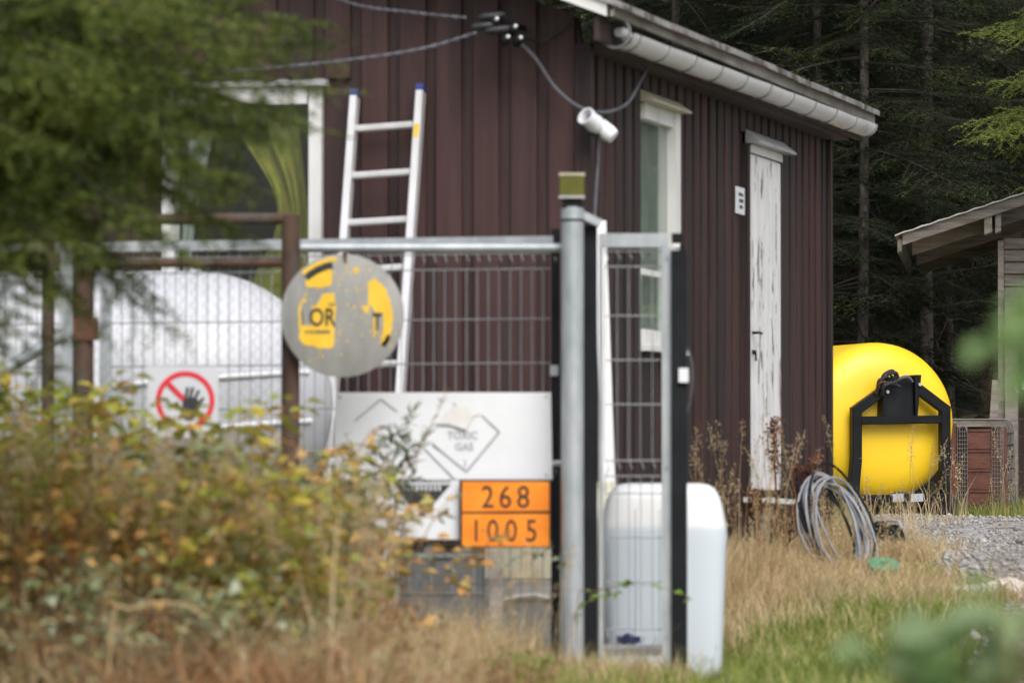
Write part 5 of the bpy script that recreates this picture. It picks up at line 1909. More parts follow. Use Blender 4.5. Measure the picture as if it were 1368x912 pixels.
def can_material(level):
    """milky polyethylene: the liquid behind the wall tints it below the fill level; mud splashes near the foot"""
    if 'can' in MATS:
        return MATS['can']
    m, nt, b = _base('milky_plastic_part_filled')
    N, L = nt.nodes, nt.links
    geo = N.new('ShaderNodeNewGeometry')
    sep = N.new('ShaderNodeSeparateXYZ')
    L.new(geo.outputs['Position'], sep.inputs[0])
    nz = N.new('ShaderNodeTexNoise')
    nz.inputs['Scale'].default_value = 9
    nz.inputs['Detail'].default_value = 6
    L.new(geo.outputs['Position'], nz.inputs['Vector'])
    mr = N.new('ShaderNodeMapRange')
    mr.inputs['From Min'].default_value = level - 0.012
    mr.inputs['From Max'].default_value = level + 0.012
    L.new(sep.outputs['Z'], mr.inputs['Value'])
    r = ramp(nt, [(0, (0.52, 0.58, 0.64)), (1, (0.68, 0.69, 0.69))])
    L.new(mr.outputs[0], r.inputs[0])
    ad = N.new('ShaderNodeMath')
    ad.operation = 'MULTIPLY_ADD'
    ad.inputs[1].default_value = -0.35
    L.new(nz.outputs['Fac'], ad.inputs[0])
    L.new(sep.outputs['Z'], ad.inputs[2])
    md = N.new('ShaderNodeMapRange')
    md.inputs['From Min'].default_value = -0.16
    md.inputs['From Max'].default_value = -0.24
    L.new(ad.outputs[0], md.inputs['Value'])
    mx = N.new('ShaderNodeMixRGB')
    L.new(md.outputs[0], mx.inputs[0])
    L.new(r.outputs[0], mx.inputs[1])
    mx.inputs[2].default_value = (0.20, 0.18, 0.13, 1)
    L.new(mx.outputs[0], b.inputs['Base Color'])
    b.inputs['Roughness'].default_value = 0.33
    MATS['can'] = m
    return m


def build_container():
    D = 24.85
    p = at(886, 640, D)
    zg = -0.08
    t = thing('plastic_container', 'tall milky plastic container half full behind the narrow gate', 'container', (p.x, D, zg))
    hw = 84 / FPX * D
    zf = at(0, 704, D).z - zg
    ztop = at(0, 645, D).z - zg
    def zz(v):
        return at(0, v, D).z - zg
    prof = [(0.0, 0.87, 0.86), (0.015, 0.905, 0.9), (0.06, 0.92, 0.93), (zz(800), 0.96, 0.97), (zz(735), 0.985, 1.0), (zz(716), 1.0, 1.0), (zz(704), 0.992, 1.0), (zz(694), 0.972, 0.98),
            (zz(680), 0.94, 0.95), (zz(667), 0.90, 0.92), (zz(658), 0.855, 0.88), (zz(651), 0.79, 0.82), (zz(647.5), 0.72, 0.75), (zz(646), 0.64, 0.66), (zz(645), 0.52, 0.54)]
    up = rounded_box(p.x, D, zg, [(z, hw * a, 0.26 * b) for z, a, b in prof], n=64, e=6.0).build('body', can_material(at(0, 704, D).z), t, smooth='all')
    for dx in (-0.02, 0.09, -0.13):
        V = [(p.x + dx, D - 0.26 * b - 0.001, zg + z) for z, a, b in prof[2:9]]
        MB().tube(V, 0.006, 6).build('moulding_rib', can_material(at(0, 704, D).z), up, smooth=True)
    for dx in (-0.13, 0.13):
        MB().lathe([(0, 0.04), (0.02, 0.04), (0.022, 0.03)], (p.x + dx, D, zg + ztop - 0.03), (0, 0, 1), 20).build('screw_cap', M['canpl'], up, smooth=True)
    q = at(838, 853, D)
    MB().lathe([(0, 0.035), (0.03, 0.033), (0.045, 0.02)], (q.x, D - 0.24, q.z), FR, 16).build('tap', M['darkblue'], t, smooth=True)
    MB().bar((q.x - 0.055, D - 0.28, q.z + 0.008), (q.x + 0.055, D - 0.28, q.z + 0.004), 0.018, 0.03).build('tap_lever', M['darkblue'], t)
    # slab it stands against
    s = thing('kerb_slab', 'grey concrete slab lying in the grass under the narrow gate', 'slab', (at(845, 0, 24.3).x, 24.35, -0.06))
    MB().bar((at(800, 0, 24.35).x, 24.35, 0.02), (at(888, 0, 24.35).x, 24.35, 0.02), 0.12, 0.14, ch=0.012).build('slab_body', M['concrete'], s)
    # leaning white profile by the corner
    w = thing('white_batten', 'long white batten leaning against the house corner behind the gate', 'batten', (at(818, 700, 25.6).x, 25.55, 0))
    MB().bar(Vector((at(820, 700, 25.55).x, 25.55, 0.02)), at(801, 296, 25.9), 0.065, 0.03, up=FR, ch=0.004).build('batten_face', M['alu'], w)
    MB().bar(Vector((at(829, 700, 25.55).x, 25.56, 0.02)), at(806.5, 296, 25.91), 0.014, 0.05, up=FR).build('batten_edge', M['white'], w)
    # second can, cream, tucked behind
    D2 = 25.15
    c2 = thing('cream_canister', 'cream plastic canister showing left of the milky container', 'canister', (at(806, 0, D2).x, D2, -0.03))
    rounded_box(at(806, 0, D2).x, D2, -0.03, [(0, 0.10, 0.10), (0.03, 0.12, 0.12), (0.66, 0.12, 0.12), (0.74, 0.10, 0.10), (0.80, 0.05, 0.05), (0.84, 0.045, 0.045)]).build('can_body', M['cream'], c2, smooth=True)
    MB().lathe([(0, 0.05), (0.03, 0.05)], (at(806, 0, D2).x, D2, 0.81), (0, 0, 1), 16).build('cap', M['cream'], c2, smooth=True)
    # tub and box behind the mesh, under the board
    D3 = 24.75
    b = thing('grey_box', 'low grey plastic box with pale rim behind the mesh below the board', 'box', (at(590, 0, D3).x, D3, 0.0))
    x0, x1 = at(533, 0, D3).x, at(648, 0, D3).x
    zt, zb = at(0, 745, D3).z, at(0, 790, D3).z
    MB().box((x0, D3, -0.05), (x1, D3 + 0.35, zt)).build('body', M['tub'], b)
    MB().box((x0 - 0.01, D3 - 0.01, zt + 0.001), (x1 + 0.01, D3 + 0.36, zt + 0.018)).build('rim', M['greytrim'], b)
    MB().box((x0 + 0.01, D3 - 0.006, zb - 0.01), (x1 - 0.01, D3 - 0.001, zb)).build('rib', M['greytrim'], b)
    for q in range(4):
        xx = x0 + (x1 - x0) * (q + 0.5) / 4
        MB().box((xx - 0.006, D3 - 0.005, zb), (xx + 0.006, D3 - 0.001, zt)).build('rib', M['greytrim'], b)
    y = thing('cream_box', 'cream topped plastic box with grey band behind the mesh', 'box', (at(694, 0, D3).x, D3, 0.0))
    x0, x1 = at(648, 0, D3).x, at(737, 0, D3).x
    z = lambda v: at(0, v, D3).z
    MB().box((x0, D3 - 0.02, z(772)), (x1, D3 + 0.3, z(722))).build('lid', M['cream'], y)
    MB().box((x0 + 0.004, D3 - 0.014, z(800)), (x1 - 0.004, D3 + 0.3, z(772) - 0.001)).build('band', M['greytrim'], y)
    MB().box((x0 + 0.004, D3 + 0.0, -0.05), (x1 - 0.004, D3 + 0.3, z(800) - 0.001)).build('foot', M['tub'], y)
    V = [(at(u, 0, D3).x, D3 - 0.02, z(v)) for u, v in ((674, 801), (690, 796), (715, 794), (733, 798))]
    MB().tube(V, 0.008, 6).build('hoop', M['signwhite'], y)
    g = thing('stub_post', 'short weathered grey post in the grass under the orange plate', 'post', (at(663, 0, 23.95).x, 23.95, -0.03))
    MB().box((at(654, 0, 23.7).x, 23.68, -0.2), (at(672, 0, 23.7).x, 23.72, at(0, 736, 23.7).z)).build('stub', M['greywood'], g)


build_container()


# ------------------------------------------------------------------ grass, shrubs, plants
def blades(x, y, z, h, w, lean, rng, curl=0.5):
    """curved grass blades, one 5-vertex strip each"""
    n = len(x)
    a = rng.uniform(0, 2 * math.pi, n)
    dx, dy = np.cos(a), np.sin(a)
    fa = a + rng.normal(0, 0.8, n)
    sx, sy = -np.sin(fa), np.cos(fa)
    b = np.stack([x, y, z], -1)
    l1 = lean * rng.uniform(0.2, 1.0, n) * h
    m = b + np.stack([dx * l1 * 0.35, dy * l1 * 0.35, h * 0.55], -1)
    t = b + np.stack([dx * l1, dy * l1, h * (1 - 0.35 * curl * rng.uniform(0, 1, n))], -1)
    sv = np.stack([sx, sy, 0 * sx], -1) * w[:, None] / 2
    V = np.stack([b - sv, b + sv, m + sv * 0.8, m - sv * 0.8, t], 1).reshape(-1, 3)
    k = np.arange(n)[:, None, None] * 5
    F = (np.array([(0, 1, 2), (0, 2, 3), (3, 2, 4)])[None] + k).reshape(-1, 3)
    return V, F


def cat(parts):
    V, F, o = [], [], 0
    for v, f in parts:
        V.append(v)
        F.append(f + o)
        o += len(v)
    return np.concatenate(V), np.concatenate(F)


def leaves(P, D, N, L, Wd, fold=0.25, droop=0.2):
    """pointed oval leaves: base P, direction D, normal N"""
    D = unit(D)
    S = unit(np.cross(D, N))
    N = np.cross(S, D)
    L = L[:, None]
    Wd = Wd[:, None]
    b = P
    tip = P + D * L - N * L * droop
    m1 = P + D * L * 0.35
    m2 = P + D * L * 0.7 - N * L * droop * 0.4
    V = np.stack([b, m1 + S * Wd * 0.5 + N * Wd * fold, m2 + S * Wd * 0.38 + N * Wd * fold * 0.6, tip, m2 - S * Wd * 0.38 + N * Wd * fold * 0.6, m1 - S * Wd * 0.5 + N * Wd * fold, m1, m2], 1).reshape(-1, 3)
    k = np.arange(len(P))[:, None, None] * 8
    F = (np.array([(0, 6, 1), (1, 6, 7), (1, 7, 2), (2, 7, 3), (0, 5, 6), (5, 4, 7), (5, 7, 6), (4, 3, 7)])[None] + k).reshape(-1, 3)
    return V, F


def house_clear(x, y):
    """True where a point is outside the house footprint"""
    lx = (x - HA[0]) * 0.2396 + (y - HA[1]) * 0.9709
    ly = -(x - HA[0]) * 0.9709 + (y - HA[1]) * 0.2396
    return ~((lx > -0.03) & (lx < SL + 0.03) & (ly > -0.02) & (ly < FW))


def build_grass():
    rng = np.random.default_rng(12)
    # lawn: green, with straw
    def field(N, x0, x1, y0, y1):
        x = rng.uniform(x0, x1, N)
        y = rng.uniform(y0, y1, N)
        k = house_clear(x, y)
        return x[k], y[k]
    def patchy(x, y, s, seed):
        r = np.random.default_rng(seed)
        v = 0
        for _ in range(5):
            kx, ky, p = r.normal(0, s, 2).tolist() + [r.uniform(0, 6.28)]
            v = v + np.sin(kx * x + ky * y + p)
        return v / 5
    parts = []
    x, y = field(76000, -3.2, 4.2, 21.3, 31)
    dg = gravel_left(y)
    keep = (x < dg + 0.05) & (rng.uniform(0, 1, len(x)) < 0.55 + 0.6 * patchy(x, y, 2.5, 1))
    keep |= (x > dg) & (x < dg + 0.5) & (rng.uniform(0, 1, len(x)) < 0.05)
    x, y = x[keep], y[keep]
    h = (rng.gamma(3, 0.019, len(x)) + 0.015) * np.interp(y, [21, 23.6, 24.6], [1.9, 1.2, 0.75])
    parts.append(blades(x, y, gz(x, y), h, rng.uniform(0.004, 0.008, len(x)), 1.1, rng))
    # green strips right beyond the gravel edge and under the shed
    x, y = field(9000, 2.6, 5.2, 40.2, 43.5)
    parts.append(blades(x, y, gz(x, y), rng.gamma(4, 0.022, len(x)) + 0.02, rng.uniform(0.005, 0.010, len(x)), 0.7, rng))
    x, y = field(4500, 1.2, 2.4, 31, 40)
    parts.append(blades(x, y, gz(x, y), rng.gamma(4, 0.020, len(x)) + 0.02, rng.uniform(0.005, 0.010, len(x)), 0.7, rng))
    # verge just before the gravel, low and green at right front
    x, y = field(20000, 1.0, 2.9, 24.5, 28.0)
    k_ = x < gravel_left(y)
    x, y = x[k_], y[k_]
    parts.append(blades(x, y, gz(x, y), rng.gamma(3, 0.016, len(x)) + 0.012, rng.uniform(0.004, 0.008, len(x)), 1.2, rng))
    V, F = cat(parts)
    tag(np_mesh('lawn_grass', V, F, M['gr_green']), 'green and straw-flecked grass growing between fence, house and gravel', 'grass', kind='stuff')
    # dry tall grass: band along the house wall and clumps
    parts = []
    def clump(cx, cy, n, r, hm, w=0.0045, lean=0.7):
        x = rng.normal(cx, r, n)
        y = rng.normal(cy, r, n)
        k = house_clear(x, y)
        x, y = x[k], y[k]
        h = hm * rng.uniform(0.45, 1.15, len(x))
        parts.append(blades(x, y, gz(x, y), h, np.full(len(x), w) * rng.uniform(0.7, 1.4, len(x)), lean, rng, 0.9))
    for s in np.arange(-0.1, 7.2, 0.13):
        px = HA[0] + 0.2396 * s + 0.9709 * 0.22
        py = HA[1] + 0.9709 * s - 0.2396 * 0.22
        clump(px, py, 120, 0.13, 0.32 if s < 3.2 else 0.18)
        if s < 6:
            clump(px + rng.uniform(0.2, 0.5), py + rng.uniform(-0.3, 0.2), 110, 0.16, 0.24 if s < 3 else 0.14)
    for _ in range(38):
        y = rng.uniform(27.4, 30.6)
        x = rng.uniform(1.25, gravel_left(y) + 0.05)
        clump(x, y, 230, rng.uniform(0.08, 0.17), rng.uniform(0.06, 0.21), 0.0045, 1.6)
    for _ in range(12):
        y = rng.uniform(26.0, 28.0)
        x = rng.uniform(0.9, 2.3)
        clump(x, y, 60, 0.14, rng.uniform(0.12, 0.22))
    for _ in range(5):
        y = rng.uniform(36.5, 39.4)
        x = rng.uniform(2.1, 3.2)
        clump(x, y, 26, 0.10, rng.uniform(0.2, 0.4))
    # round the foot of the fence
    for _ in range(150):
        u = rng.uniform(380, 900)
        d = rng.uniform(22.7, 24.2)
        p = at(u, 640, d)
        clump(p.x, d, 60, 0.10, rng.uniform(0.14, 0.36) * (1.25 if u < 700 else 0.62))
    for _ in range(64):
        u = rng.uniform(-60, 620)
        d = rng.uniform(17.8, 20.5)
        p = at(u, 640, d)
        clump(p.x, d, 70, 0.11, rng.uniform(0.35, 0.85) * (1.0 if u < 430 else 0.7), 0.005, 1.0)
    V, F = cat(parts)
    tag(np_mesh('dry_grass', V, F, M['gr_dry']), 'tall dry golden grass along the house wall and fence foot', 'grass', kind='stuff')
    # red-brown withered blades low in the thicket
    parts = []
    for _ in range(70):
        u = rng.uniform(120, 600)
        d = rng.uniform(17.5, 18.9)
        clump(at(u, 640, d).x, d, 60, 0.10, rng.uniform(0.30, 0.62) * (1.0 if u < 470 else 0.62), 0.007, 1.1)
    V, F = cat(parts)
    tag(np_mesh('withered_grass', V, F, M['gr_brown']), 'red-brown withered grass hanging low at the thicket front', 'grass', kind='stuff')
    # seed heads: stalks with feathery panicles
    parts = []
    stalks = MB()
    def panicle(x, y, H, s=0.11, m=46):
        z = gzf(x, y)
        a = rng.uniform(0, 6.28)
        ln = rng.uniform(0.05, 0.3) * H
        top = np.array([x + math.cos(a) * ln, y + math.sin(a) * ln, z + H])
        mid = np.array([x + math.cos(a) * ln * 0.25, y + math.sin(a) * ln * 0.25, z + H * 0.6])
        stalks.tube([(x, y, z), tuple(mid), tuple(top)], [0.0022, 0.0018, 0.001], 3, cap=False)
        dr = unit(top - mid)
        t = rng.uniform(0, 1, m) ** 0.8
        P = top - dr * (t * s * 1.6)[:, None] + rng.normal(0, 1, (m, 3)) * (0.006 + 0.020 * t[:, None] * (1 - t[:, None] * 0.6))
        d = unit(dr + rng.normal(0, 0.5, (m, 3)))
        w = unit(np.cross(d, rng.normal(0, 1, (m, 3)))) * 0.0028
        L = rng.uniform(0.008, 0.02, m)[:, None]
        V = np.stack([P, P + d * L * 0.5 + w, P + d * L, P + d * L * 0.5 - w], 1).reshape(-1, 3)
        F = (np.array([(0, 1, 2), (0, 2, 3)])[None] + np.arange(m)[:, None, None] * 4).reshape(-1, 3)
        parts.append((V, F))
    for _ in range(130):
        s = rng.uniform(-0.2, 6.8)
        o = rng.uniform(0.08, 0.75)
        panicle(HA[0] + 0.2396 * s + 0.9709 * o, HA[1] + 0.9709 * s - 0.2396 * o, rng.uniform(0.35, 0.85) * (1.1 if s < 3.4 else 0.5))
    for _ in range(80):
        y = rng.uniform(27.0, 33.0)
        panicle(rng.uniform(1.3, 2.5), y, rng.uniform(0.12, 0.30))
    for _ in range(13):
        y = rng.uniform(34, 39)
        panicle(at(rng.uniform(1190, 1345), 640, y).x, y, rng.uniform(0.35, 0.75), 0.14)
    for _ in range(60):
        d = rng.uniform(19.5, 22)
        panicle(at(rng.uniform(300, 740), 640, d).x, d, rng.uniform(0.3, 0.75))
    for _ in range(240):
        d = rng.uniform(18.4, 21.3)
        u = rng.uniform(-10, 520)
        g_ = at(u, 640, d)
        hh = at(u, np.interp(u, [0, 150, 300, 450, 520], [545, 560, 575, 610, 650]) + rng.uniform(-15, 120), d).z - gzf(g_.x, d)
        panicle(g_.x, d, max(0.3, hh), 0.13, 60)
    V, F = cat(parts)
    o = np_mesh('seed_heads', V, F, M['gr_dry'])
    tag(o, 'feathery dry seed heads standing above the golden grass', 'grass', kind='stuff')
    so = stalks.build('seed_stalks', M['gr_dry'])
    tag(so, 'thin straw-coloured stalks carrying the dry seed heads', 'grass', kind='stuff')


build_grass()


def shrub_proto(seed, H, R, ncane, leaf, lm, bare=0.15, lpc=34, cluster=3, arch=0.5):
    """arching canes with leaves in twos and threes; returns (cane MB, leaf V, F)"""
    rng = np.random.default_rng(seed)
    canes = MB()
    PP, DD, NN, LL, WW = [], [], [], [], []
    for c in range(ncane):
        a = rng.uniform(0, 6.28)
        r0 = rng.uniform(0, 0.3) * R
        h = H * rng.uniform(0.6, 1.05)
        out = R * rng.uniform(0.3, 1.0)
        b = np.array([math.cos(a) * r0, math.sin(a) * r0, -0.03])
        pts = []
        for t in np.linspace(0, 1, 7):
            pts.append(b + np.array([math.cos(a) * out * t ** 1.6, math.sin(a) * out * t ** 1.6, h * (t * (1 + arch * 0.5) - arch * 0.5 * t ** 3)]))
        canes.tube([tuple(p) for p in pts], [0.0045 * (1 - 0.8 * i / 6) + 0.0008 for i in range(7)], 4, cap=False)
        pts = np.array(pts)
        n = int(lpc * rng.uniform(0.7, 1.2))
        t = bare + (1 - bare) * rng.uniform(0, 1, n) ** 0.75
        f = t * 6
        i = np.minimum(f.astype(int), 5)
        P = pts[i] + (pts[i + 1] - pts[i]) * (f - i)[:, None]
        for k in range(cluster):
            aa = rng.uniform(0, 6.28, n)
            d = np.stack([np.cos(aa), np.sin(aa), rng.uniform(-0.35, 0.55, n)], -1)
            q = P + unit(d) * rng.uniform(0.01, 0.07, n)[:, None]
            PP.append(q)
            DD.append(d)
            NN.append(np.stack([rng.normal(0, 0.35, n), rng.normal(0, 0.35, n) - 0.1, np.ones(n)], -1))
            l = leaf * rng.uniform(0.55, 1.25, n)
            LL.append(l)
            WW.append(l * rng.uniform(0.45, 0.7, n))
    V, F = leaves(np.concatenate(PP), np.concatenate(DD), np.concatenate(NN), np.concatenate(LL), np.concatenate(WW))
    t = thing('shrub', 'x', 'shrub')
    canes.build('canes', M['stem'], t, local=True)
    np_mesh('foliage', V, F, M[lm], t, shift=0)
    return t


def kill(t):
    for c in list(t.children):
        for g in list(c.children):
            bpy.data.objects.remove(g)
        bpy.data.objects.remove(c)
    ROOT.pop(t, None)
    bpy.data.objects.remove(t)


def build_thicket():
    rng = random.Random(31)
    A = [shrub_proto(41, 1.0, 0.42, 12, 0.074, 'lf_green', 0.22, 15), shrub_proto(42, 1.0, 0.50, 13, 0.060, 'lf_tan', 0.15, 16), shrub_proto(43, 1.0, 0.38, 11, 0.085, 'lf_mix', 0.25, 12)]
    B = [shrub_proto(51, 1.0, 0.46, 16, 0.060, 'lf_brown', 0.05, 13, 2, 0.7), shrub_proto(52, 1.0, 0.40, 16, 0.070, 'lf_brown', 0.08, 14, 2, 0.9)]
    C = shrub_proto(53, 1.0, 0.5, 8, 0.105, 'lf_mix', 0.4, 7, 3, 0.9)

    def top_v(u):
        return float(np.interp(u, [-80, 0, 60, 130, 200, 260, 330, 400, 440, 480, 520, 560, 620], [480, 500, 515, 540, 532, 548, 560, 566, 585, 610, 640, 700, 780]))
    ORD = ['first', 'second', 'third', 'fourth', 'fifth', 'sixth', 'seventh', 'eighth', 'ninth', 'tenth', 'eleventh', 'twelfth', 'thirteenth', 'fourteenth', 'fifteenth']
    ROWN = ['back', 'middle', 'front']
    k = 0
    for row, (d0, step) in enumerate(((21.2, 60), (20.0, 56), (18.9, 60))):
        u = -70 + row * 22
        ni = 0
        while u < 478 - row * 30:
            d = d0 + rng.uniform(-0.25, 0.25)
            uu = u + rng.uniform(-14, 14)
            p = at(uu, 640, d)
            g = gzf(p.x, d)
            H = at(uu, top_v(uu) + row * rng.uniform(22, 62) + rng.uniform(-22, 26), d).z - g
            if H > 0.2:
                ai = 0 if uu < 130 and row < 2 else (rng.choice((0, 0, 1)), rng.choice((0, 0, 1, 2)), rng.choice((0, 0, 1)))[row]
                o = copy_tree_at(A[ai], (p.x, d, g), rng.uniform(0, 6.28), H, ('yellow-green', 'tan-leaved', 'grey-green')[ai] + ' bramble, ' + ORD[ni] + ' from the left in the ' + ROWN[row] + ' row of the thicket', 'green brambles in the thicket')
                ni += 1
                o.scale = (max(H, 0.7), max(H, 0.7), H)
            k += 1
            u += step
    # brown withered plants, lower front
    for row, (d0, step, f) in enumerate(((20.6, 80, 0.7), (19.3, 80, 0.58), (18.3, 84, 0.40))):
        u = -60 + row * 25
        ni = 0
        while u < 690:
            d = d0 + rng.uniform(-0.2, 0.2)
            uu = u + rng.uniform(-16, 16)
            p = at(uu, 640, d)
            g = gzf(p.x, d)
            H = (at(uu, top_v(uu), d).z - g) * f * rng.uniform(0.8, 1.15)
            if uu > 540:
                H = rng.uniform(0.22, 0.40)
            o = copy_tree_at(B[k % 2], (p.x, d, g), rng.uniform(0, 6.28), H, 'withered brown plant, ' + ORD[ni] + ' from the left in the ' + ROWN[row] + ' row of undergrowth', 'withered plants in the thicket')
            ni += 1
            o.scale = (max(H, 0.55), max(H, 0.55), H)
            k += 1
            u += step
    for q in range(8):
        u = 5 + q * 58 + rng.uniform(-12, 12)
        d = 18.2 + rng.uniform(-0.3, 0.3)
        p = at(u, 640, d)
        g = gzf(p.x, d)
        H = max(0.25, at(u, rng.uniform(690, 800), d).z - g)
        o = copy_tree_at(C, (p.x, d, g), rng.uniform(0, 6.28), H, 'low pale-leaved bramble at the front edge of the thicket, ' + ORD[q] + ' from the left', 'pale brambles at the thicket front')
        o.scale = (0.5, 0.5, H)
    for t in A + B + [C]:
        kill(t)

    # --- single plants
    def cane_plant(name, label, u0, d, pts, leaf, wd, lm, n, spread, seed, up=0.4, catn='plant', r=0.004):
        g = np.random.default_rng(seed)
        base = Vector((at(u0, 640, d).x, d, gzf(at(u0, 640, d).x, d)))
        t = thing(name, label, catn, base)
        mbs = MB()
        PP, DD, NN = [], [], []
        for line in pts:
            W = [base] + [at(u, v, d + g.uniform(-0.05, 0.05)) for (u, v) in line]
            C = curve_pts(W, 6)
            mbs.tube(C, [r * (1 - 0.75 * i / (len(C) - 1)) for i in range(len(C))], 5, cap=False)
            A_ = np.array([tuple(q) for q in C])
            f = g.uniform(0.35, 1, n) * (len(A_) - 1.001)
            i = f.astype(int)
            P = A_[i] + (A_[i + 1] - A_[i]) * (f - i)[:, None]
            a = g.uniform(0, 6.28, n)
            dd = np.stack([np.cos(a), np.sin(a), g.normal(up, 0.4, n)], -1)
            PP.append(P)
            DD.append(dd)
            NN.append(np.stack([g.normal(0, 0.5, n), g.normal(-0.3, 0.4, n), np.ones(n)], -1))
        mbs.build('stems', M['stem'], t)
        P = np.concatenate(PP)
        l = leaf * g.uniform(0.6, 1.2, len(P))
        V, F = leaves(P, np.concatenate(DD), np.concatenate(NN), l, l * wd)
        np_mesh('foliage', V, F, M[lm], t)
    cane_plant('willowherb', 'green narrow-leaved willowherb standing before the white board', 520, 22.8,
               [[(520, 720), (525, 620), (552, 552)], [(518, 720), (512, 620), (535, 568)], [(516, 740), (500, 650), (505, 590)], [(524, 720), (540, 640), (548, 590)], [(510, 740), (480, 660), (470, 610)], [(520, 730), (530, 660), (520, 575)], [(530, 740), (545, 680), (565, 570)]],
               0.085, 0.16, 'lf_willow', 46, 0.1, 61, 0.7)
    cane_plant('dry_stalk', 'dry fluffy willowherb stalk rising before the white board', 470, 22.7,
               [[(470, 740), (462, 650), (455, 590)], [(480, 740), (560, 600), (598, 520)], [(460, 740), (480, 640), (462, 580)]],
               0.035, 0.3, 'lf_brown', 60, 0.1, 62, 0.5)
    cane_plant('bramble_shoot', 'thin arching bramble shoot with few leaves across the narrow gate', 770, 23.2,
               [[(772, 800), (790, 790), (850, 800 - 20), (905, 790), (925, 800)], [(765, 830), (790, 800), (830, 790)]],
               0.055, 0.55, 'lf_bright', 14, 0.1, 63, 0.1, r=0.003)
    cane_plant('weed', 'bright green leafy weed at the foot of the thicket, left', 560, 22.0,
               [[(545, 890), (530, 872)], [(570, 900), (585, 885)], [(590, 905), (620, 892)]], 0.075, 0.5, 'lf_bright', 12, 0.1, 64, 0.3)
    cane_plant('weed', 'bright green leafy weed before the stub post and gate', 690, 22.6,
               [[(680, 890), (670, 868)], [(700, 890), (712, 872)], [(720, 895), (742, 880)], [(690, 900), (650, 885)]], 0.07, 0.5, 'lf_bright', 14, 0.1, 65, 0.3)
    cane_plant('bramble_shoot', 'pale bramble shoot with grey-green leaves over the orange plate corner', 640, 22.9,
               [[(650, 800), (690, 745), (735, 740), (760, 755)], [(640, 820), (600, 760), (560, 745)]], 0.06, 0.5, 'lf_pale', 12, 0.1, 66, 0.1, r=0.003)
    # arched bare stem in the thicket, tall straight cane
    for (lab2, pts, d) in (('pale arched dead cane bending over low in the thicket', [(150, 830), (175, 812), (215, 805), (250, 808), (272, 824)], 17.7),
                           ('tall straight pale cane standing upright in front of the thicket', [(440, 915), (442, 850), (446, 760), (452, 690)], 17.7),
                           ):
        W = [at(u, v, d) for u, v in pts]
        gx = W[0] if lab2[0] != 'p' else W[0]
        foot = Vector((gx.x - 0.02, d, gzf(gx.x, d)))
        t = thing('dead_cane', lab2, 'stem', foot)
        MB().tube(curve_pts([foot] + W, 6), 0.0045, 6).build('cane', M['gr_dry'], t, smooth=True)

    # --- rust-red dock stalks by the door
    def dock(label, stems, d, seed):
        g = np.random.default_rng(seed)
        u0, v0 = stems[0][0]
        base = Vector((at(u0, 0, d).x, d, gzf(at(u0, 0, d).x, d)))
        t = thing('dock_plant', label, 'plant', base)
        mbs = MB()
        PP = []
        for line in stems:
            C = curve_pts([at(u, v, d) for u, v in line], 6)
            C[0] = Vector((C[0].x, C[0].y, base.z - 0.02))
            mbs.tube(C, [0.010 * (1 - 0.75 * i / (len(C) - 1)) for i in range(len(C))], 6, cap=False)
            A_ = np.array([tuple(q) for q in C])
            n = 420
            f = g.uniform(0.55, 1, n) * (len(A_) - 1.001)
            i = f.astype(int)
            P = A_[i] + (A_[i + 1] - A_[i]) * (f - i)[:, None]
            P = P + g.normal(0, 1, (n, 3)) * np.array([0.028, 0.028, 0.015]) * (0.35 + 0.65 * np.abs(np.sin(f * 2.3)))[:, None]
            PP.append(P)
        mbs.build('stalks', M['dock'], t, smooth=True)
        P = np.concatenate(PP)
        n = len(P)
        l = g.uniform(0.010, 0.020, n)
        V, F = leaves(P, g.normal(0, 1, (n, 3)), g.normal(0, 1, (n, 3)), l, l * 0.9)
        np_mesh('seed_clusters', V, F, M['dock'], t)['kind'] = 'stuff'
    dock('tall rust-red dock stalk beside the lower door edge', [[(1036, 752), (1038, 700), (1036, 640), (1034, 590), (1036, 560)]], 29.6, 71)
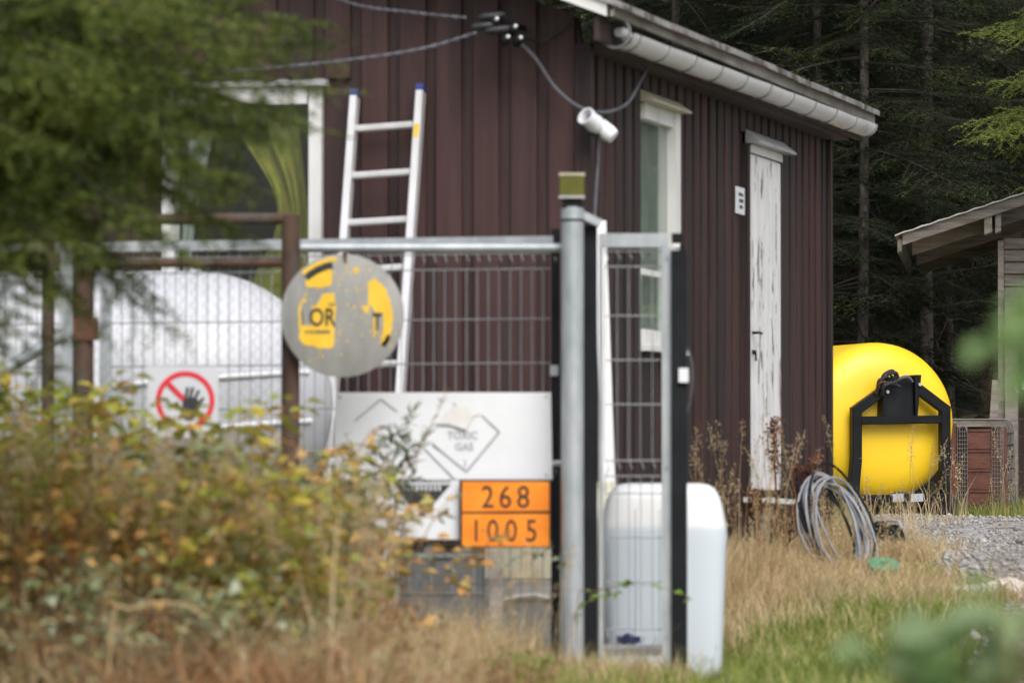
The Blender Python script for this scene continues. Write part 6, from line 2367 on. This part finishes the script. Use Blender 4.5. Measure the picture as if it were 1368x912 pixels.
    dock('rust-red branching dock stalk between the door and pipe coil', [[(1048, 745), (1060, 700), (1066, 650), (1072, 625)], [(1048, 745), (1052, 690), (1080, 650), (1092, 610)], [(1048, 745), (1055, 720), (1085, 680)]], 29.9, 72)
    dock('short dark dock stalk left of the door sill', [[(1016, 750), (1014, 710), (1010, 672), (1008, 655)]], 29.4, 73)

    # --- out-of-focus leaves close to the photographer
    def near_plant(label, d, base_u, spots, leaf, lm, seed):
        g = np.random.default_rng(seed)
        b = at(base_u, 640, d)
        base = Vector((b.x, d, gzf(b.x, d)))
        t = thing('roadside_plant', label, 'plant', base)
        mbs = MB()
        PP, DD, LL = [], [], []
        for (u, v, n) in spots:
            tip = at(u, v, d + g.uniform(-0.2, 0.2))
            C = curve_pts([base, base.lerp(tip, 0.6) + Vector((0, 0, 0.05)), tip], 8)
            mbs.tube(C, [0.004 * (1 - 0.8 * i / (len(C) - 1)) for i in range(len(C))], 6, cap=False)
            a = g.uniform(0, 6.28, n)
            PP.append(np.array(tip) + g.normal(0, 0.012, (n, 3)))
            DD.append(np.stack([np.cos(a), np.sin(a) * 0.6, g.normal(0, 0.35, n)], -1))
            LL.append(leaf * g.uniform(0.7, 1.2, n))
        mbs.build('stems', M['stem'], t, smooth=True)
        P, L = np.concatenate(PP), np.concatenate(LL)
        n = len(P)
        V, F = leaves(P, np.concatenate(DD), np.stack([g.normal(0, 0.4, n), g.normal(-0.6, 0.3, n), np.ones(n)], -1), L, L * 0.62)
        np_mesh('foliage', V, F, M[lm], t, smooth=True)
    near_plant('blurred pale green leafy plant close by at the lower right', 8.6, 1290, [(1330, 835, 5), (1300, 865, 5), (1240, 890, 6), (1190, 900, 5), (1360, 860, 5), (1350, 900, 6), (1270, 915, 6), (1345, 815, 3), (1180, 870, 2), (1220, 925, 5)], 0.10, 'lf_dull', 81)
    near_plant('blurred bright green leaf spray close by at the right edge', 7.6, 1400, [(1362, 425, 4), (1375, 480, 6), (1385, 440, 5), (1400, 500, 5), (1325, 470, 1), (1410, 420, 6)], 0.075, 'lf_near', 82)


build_thicket()
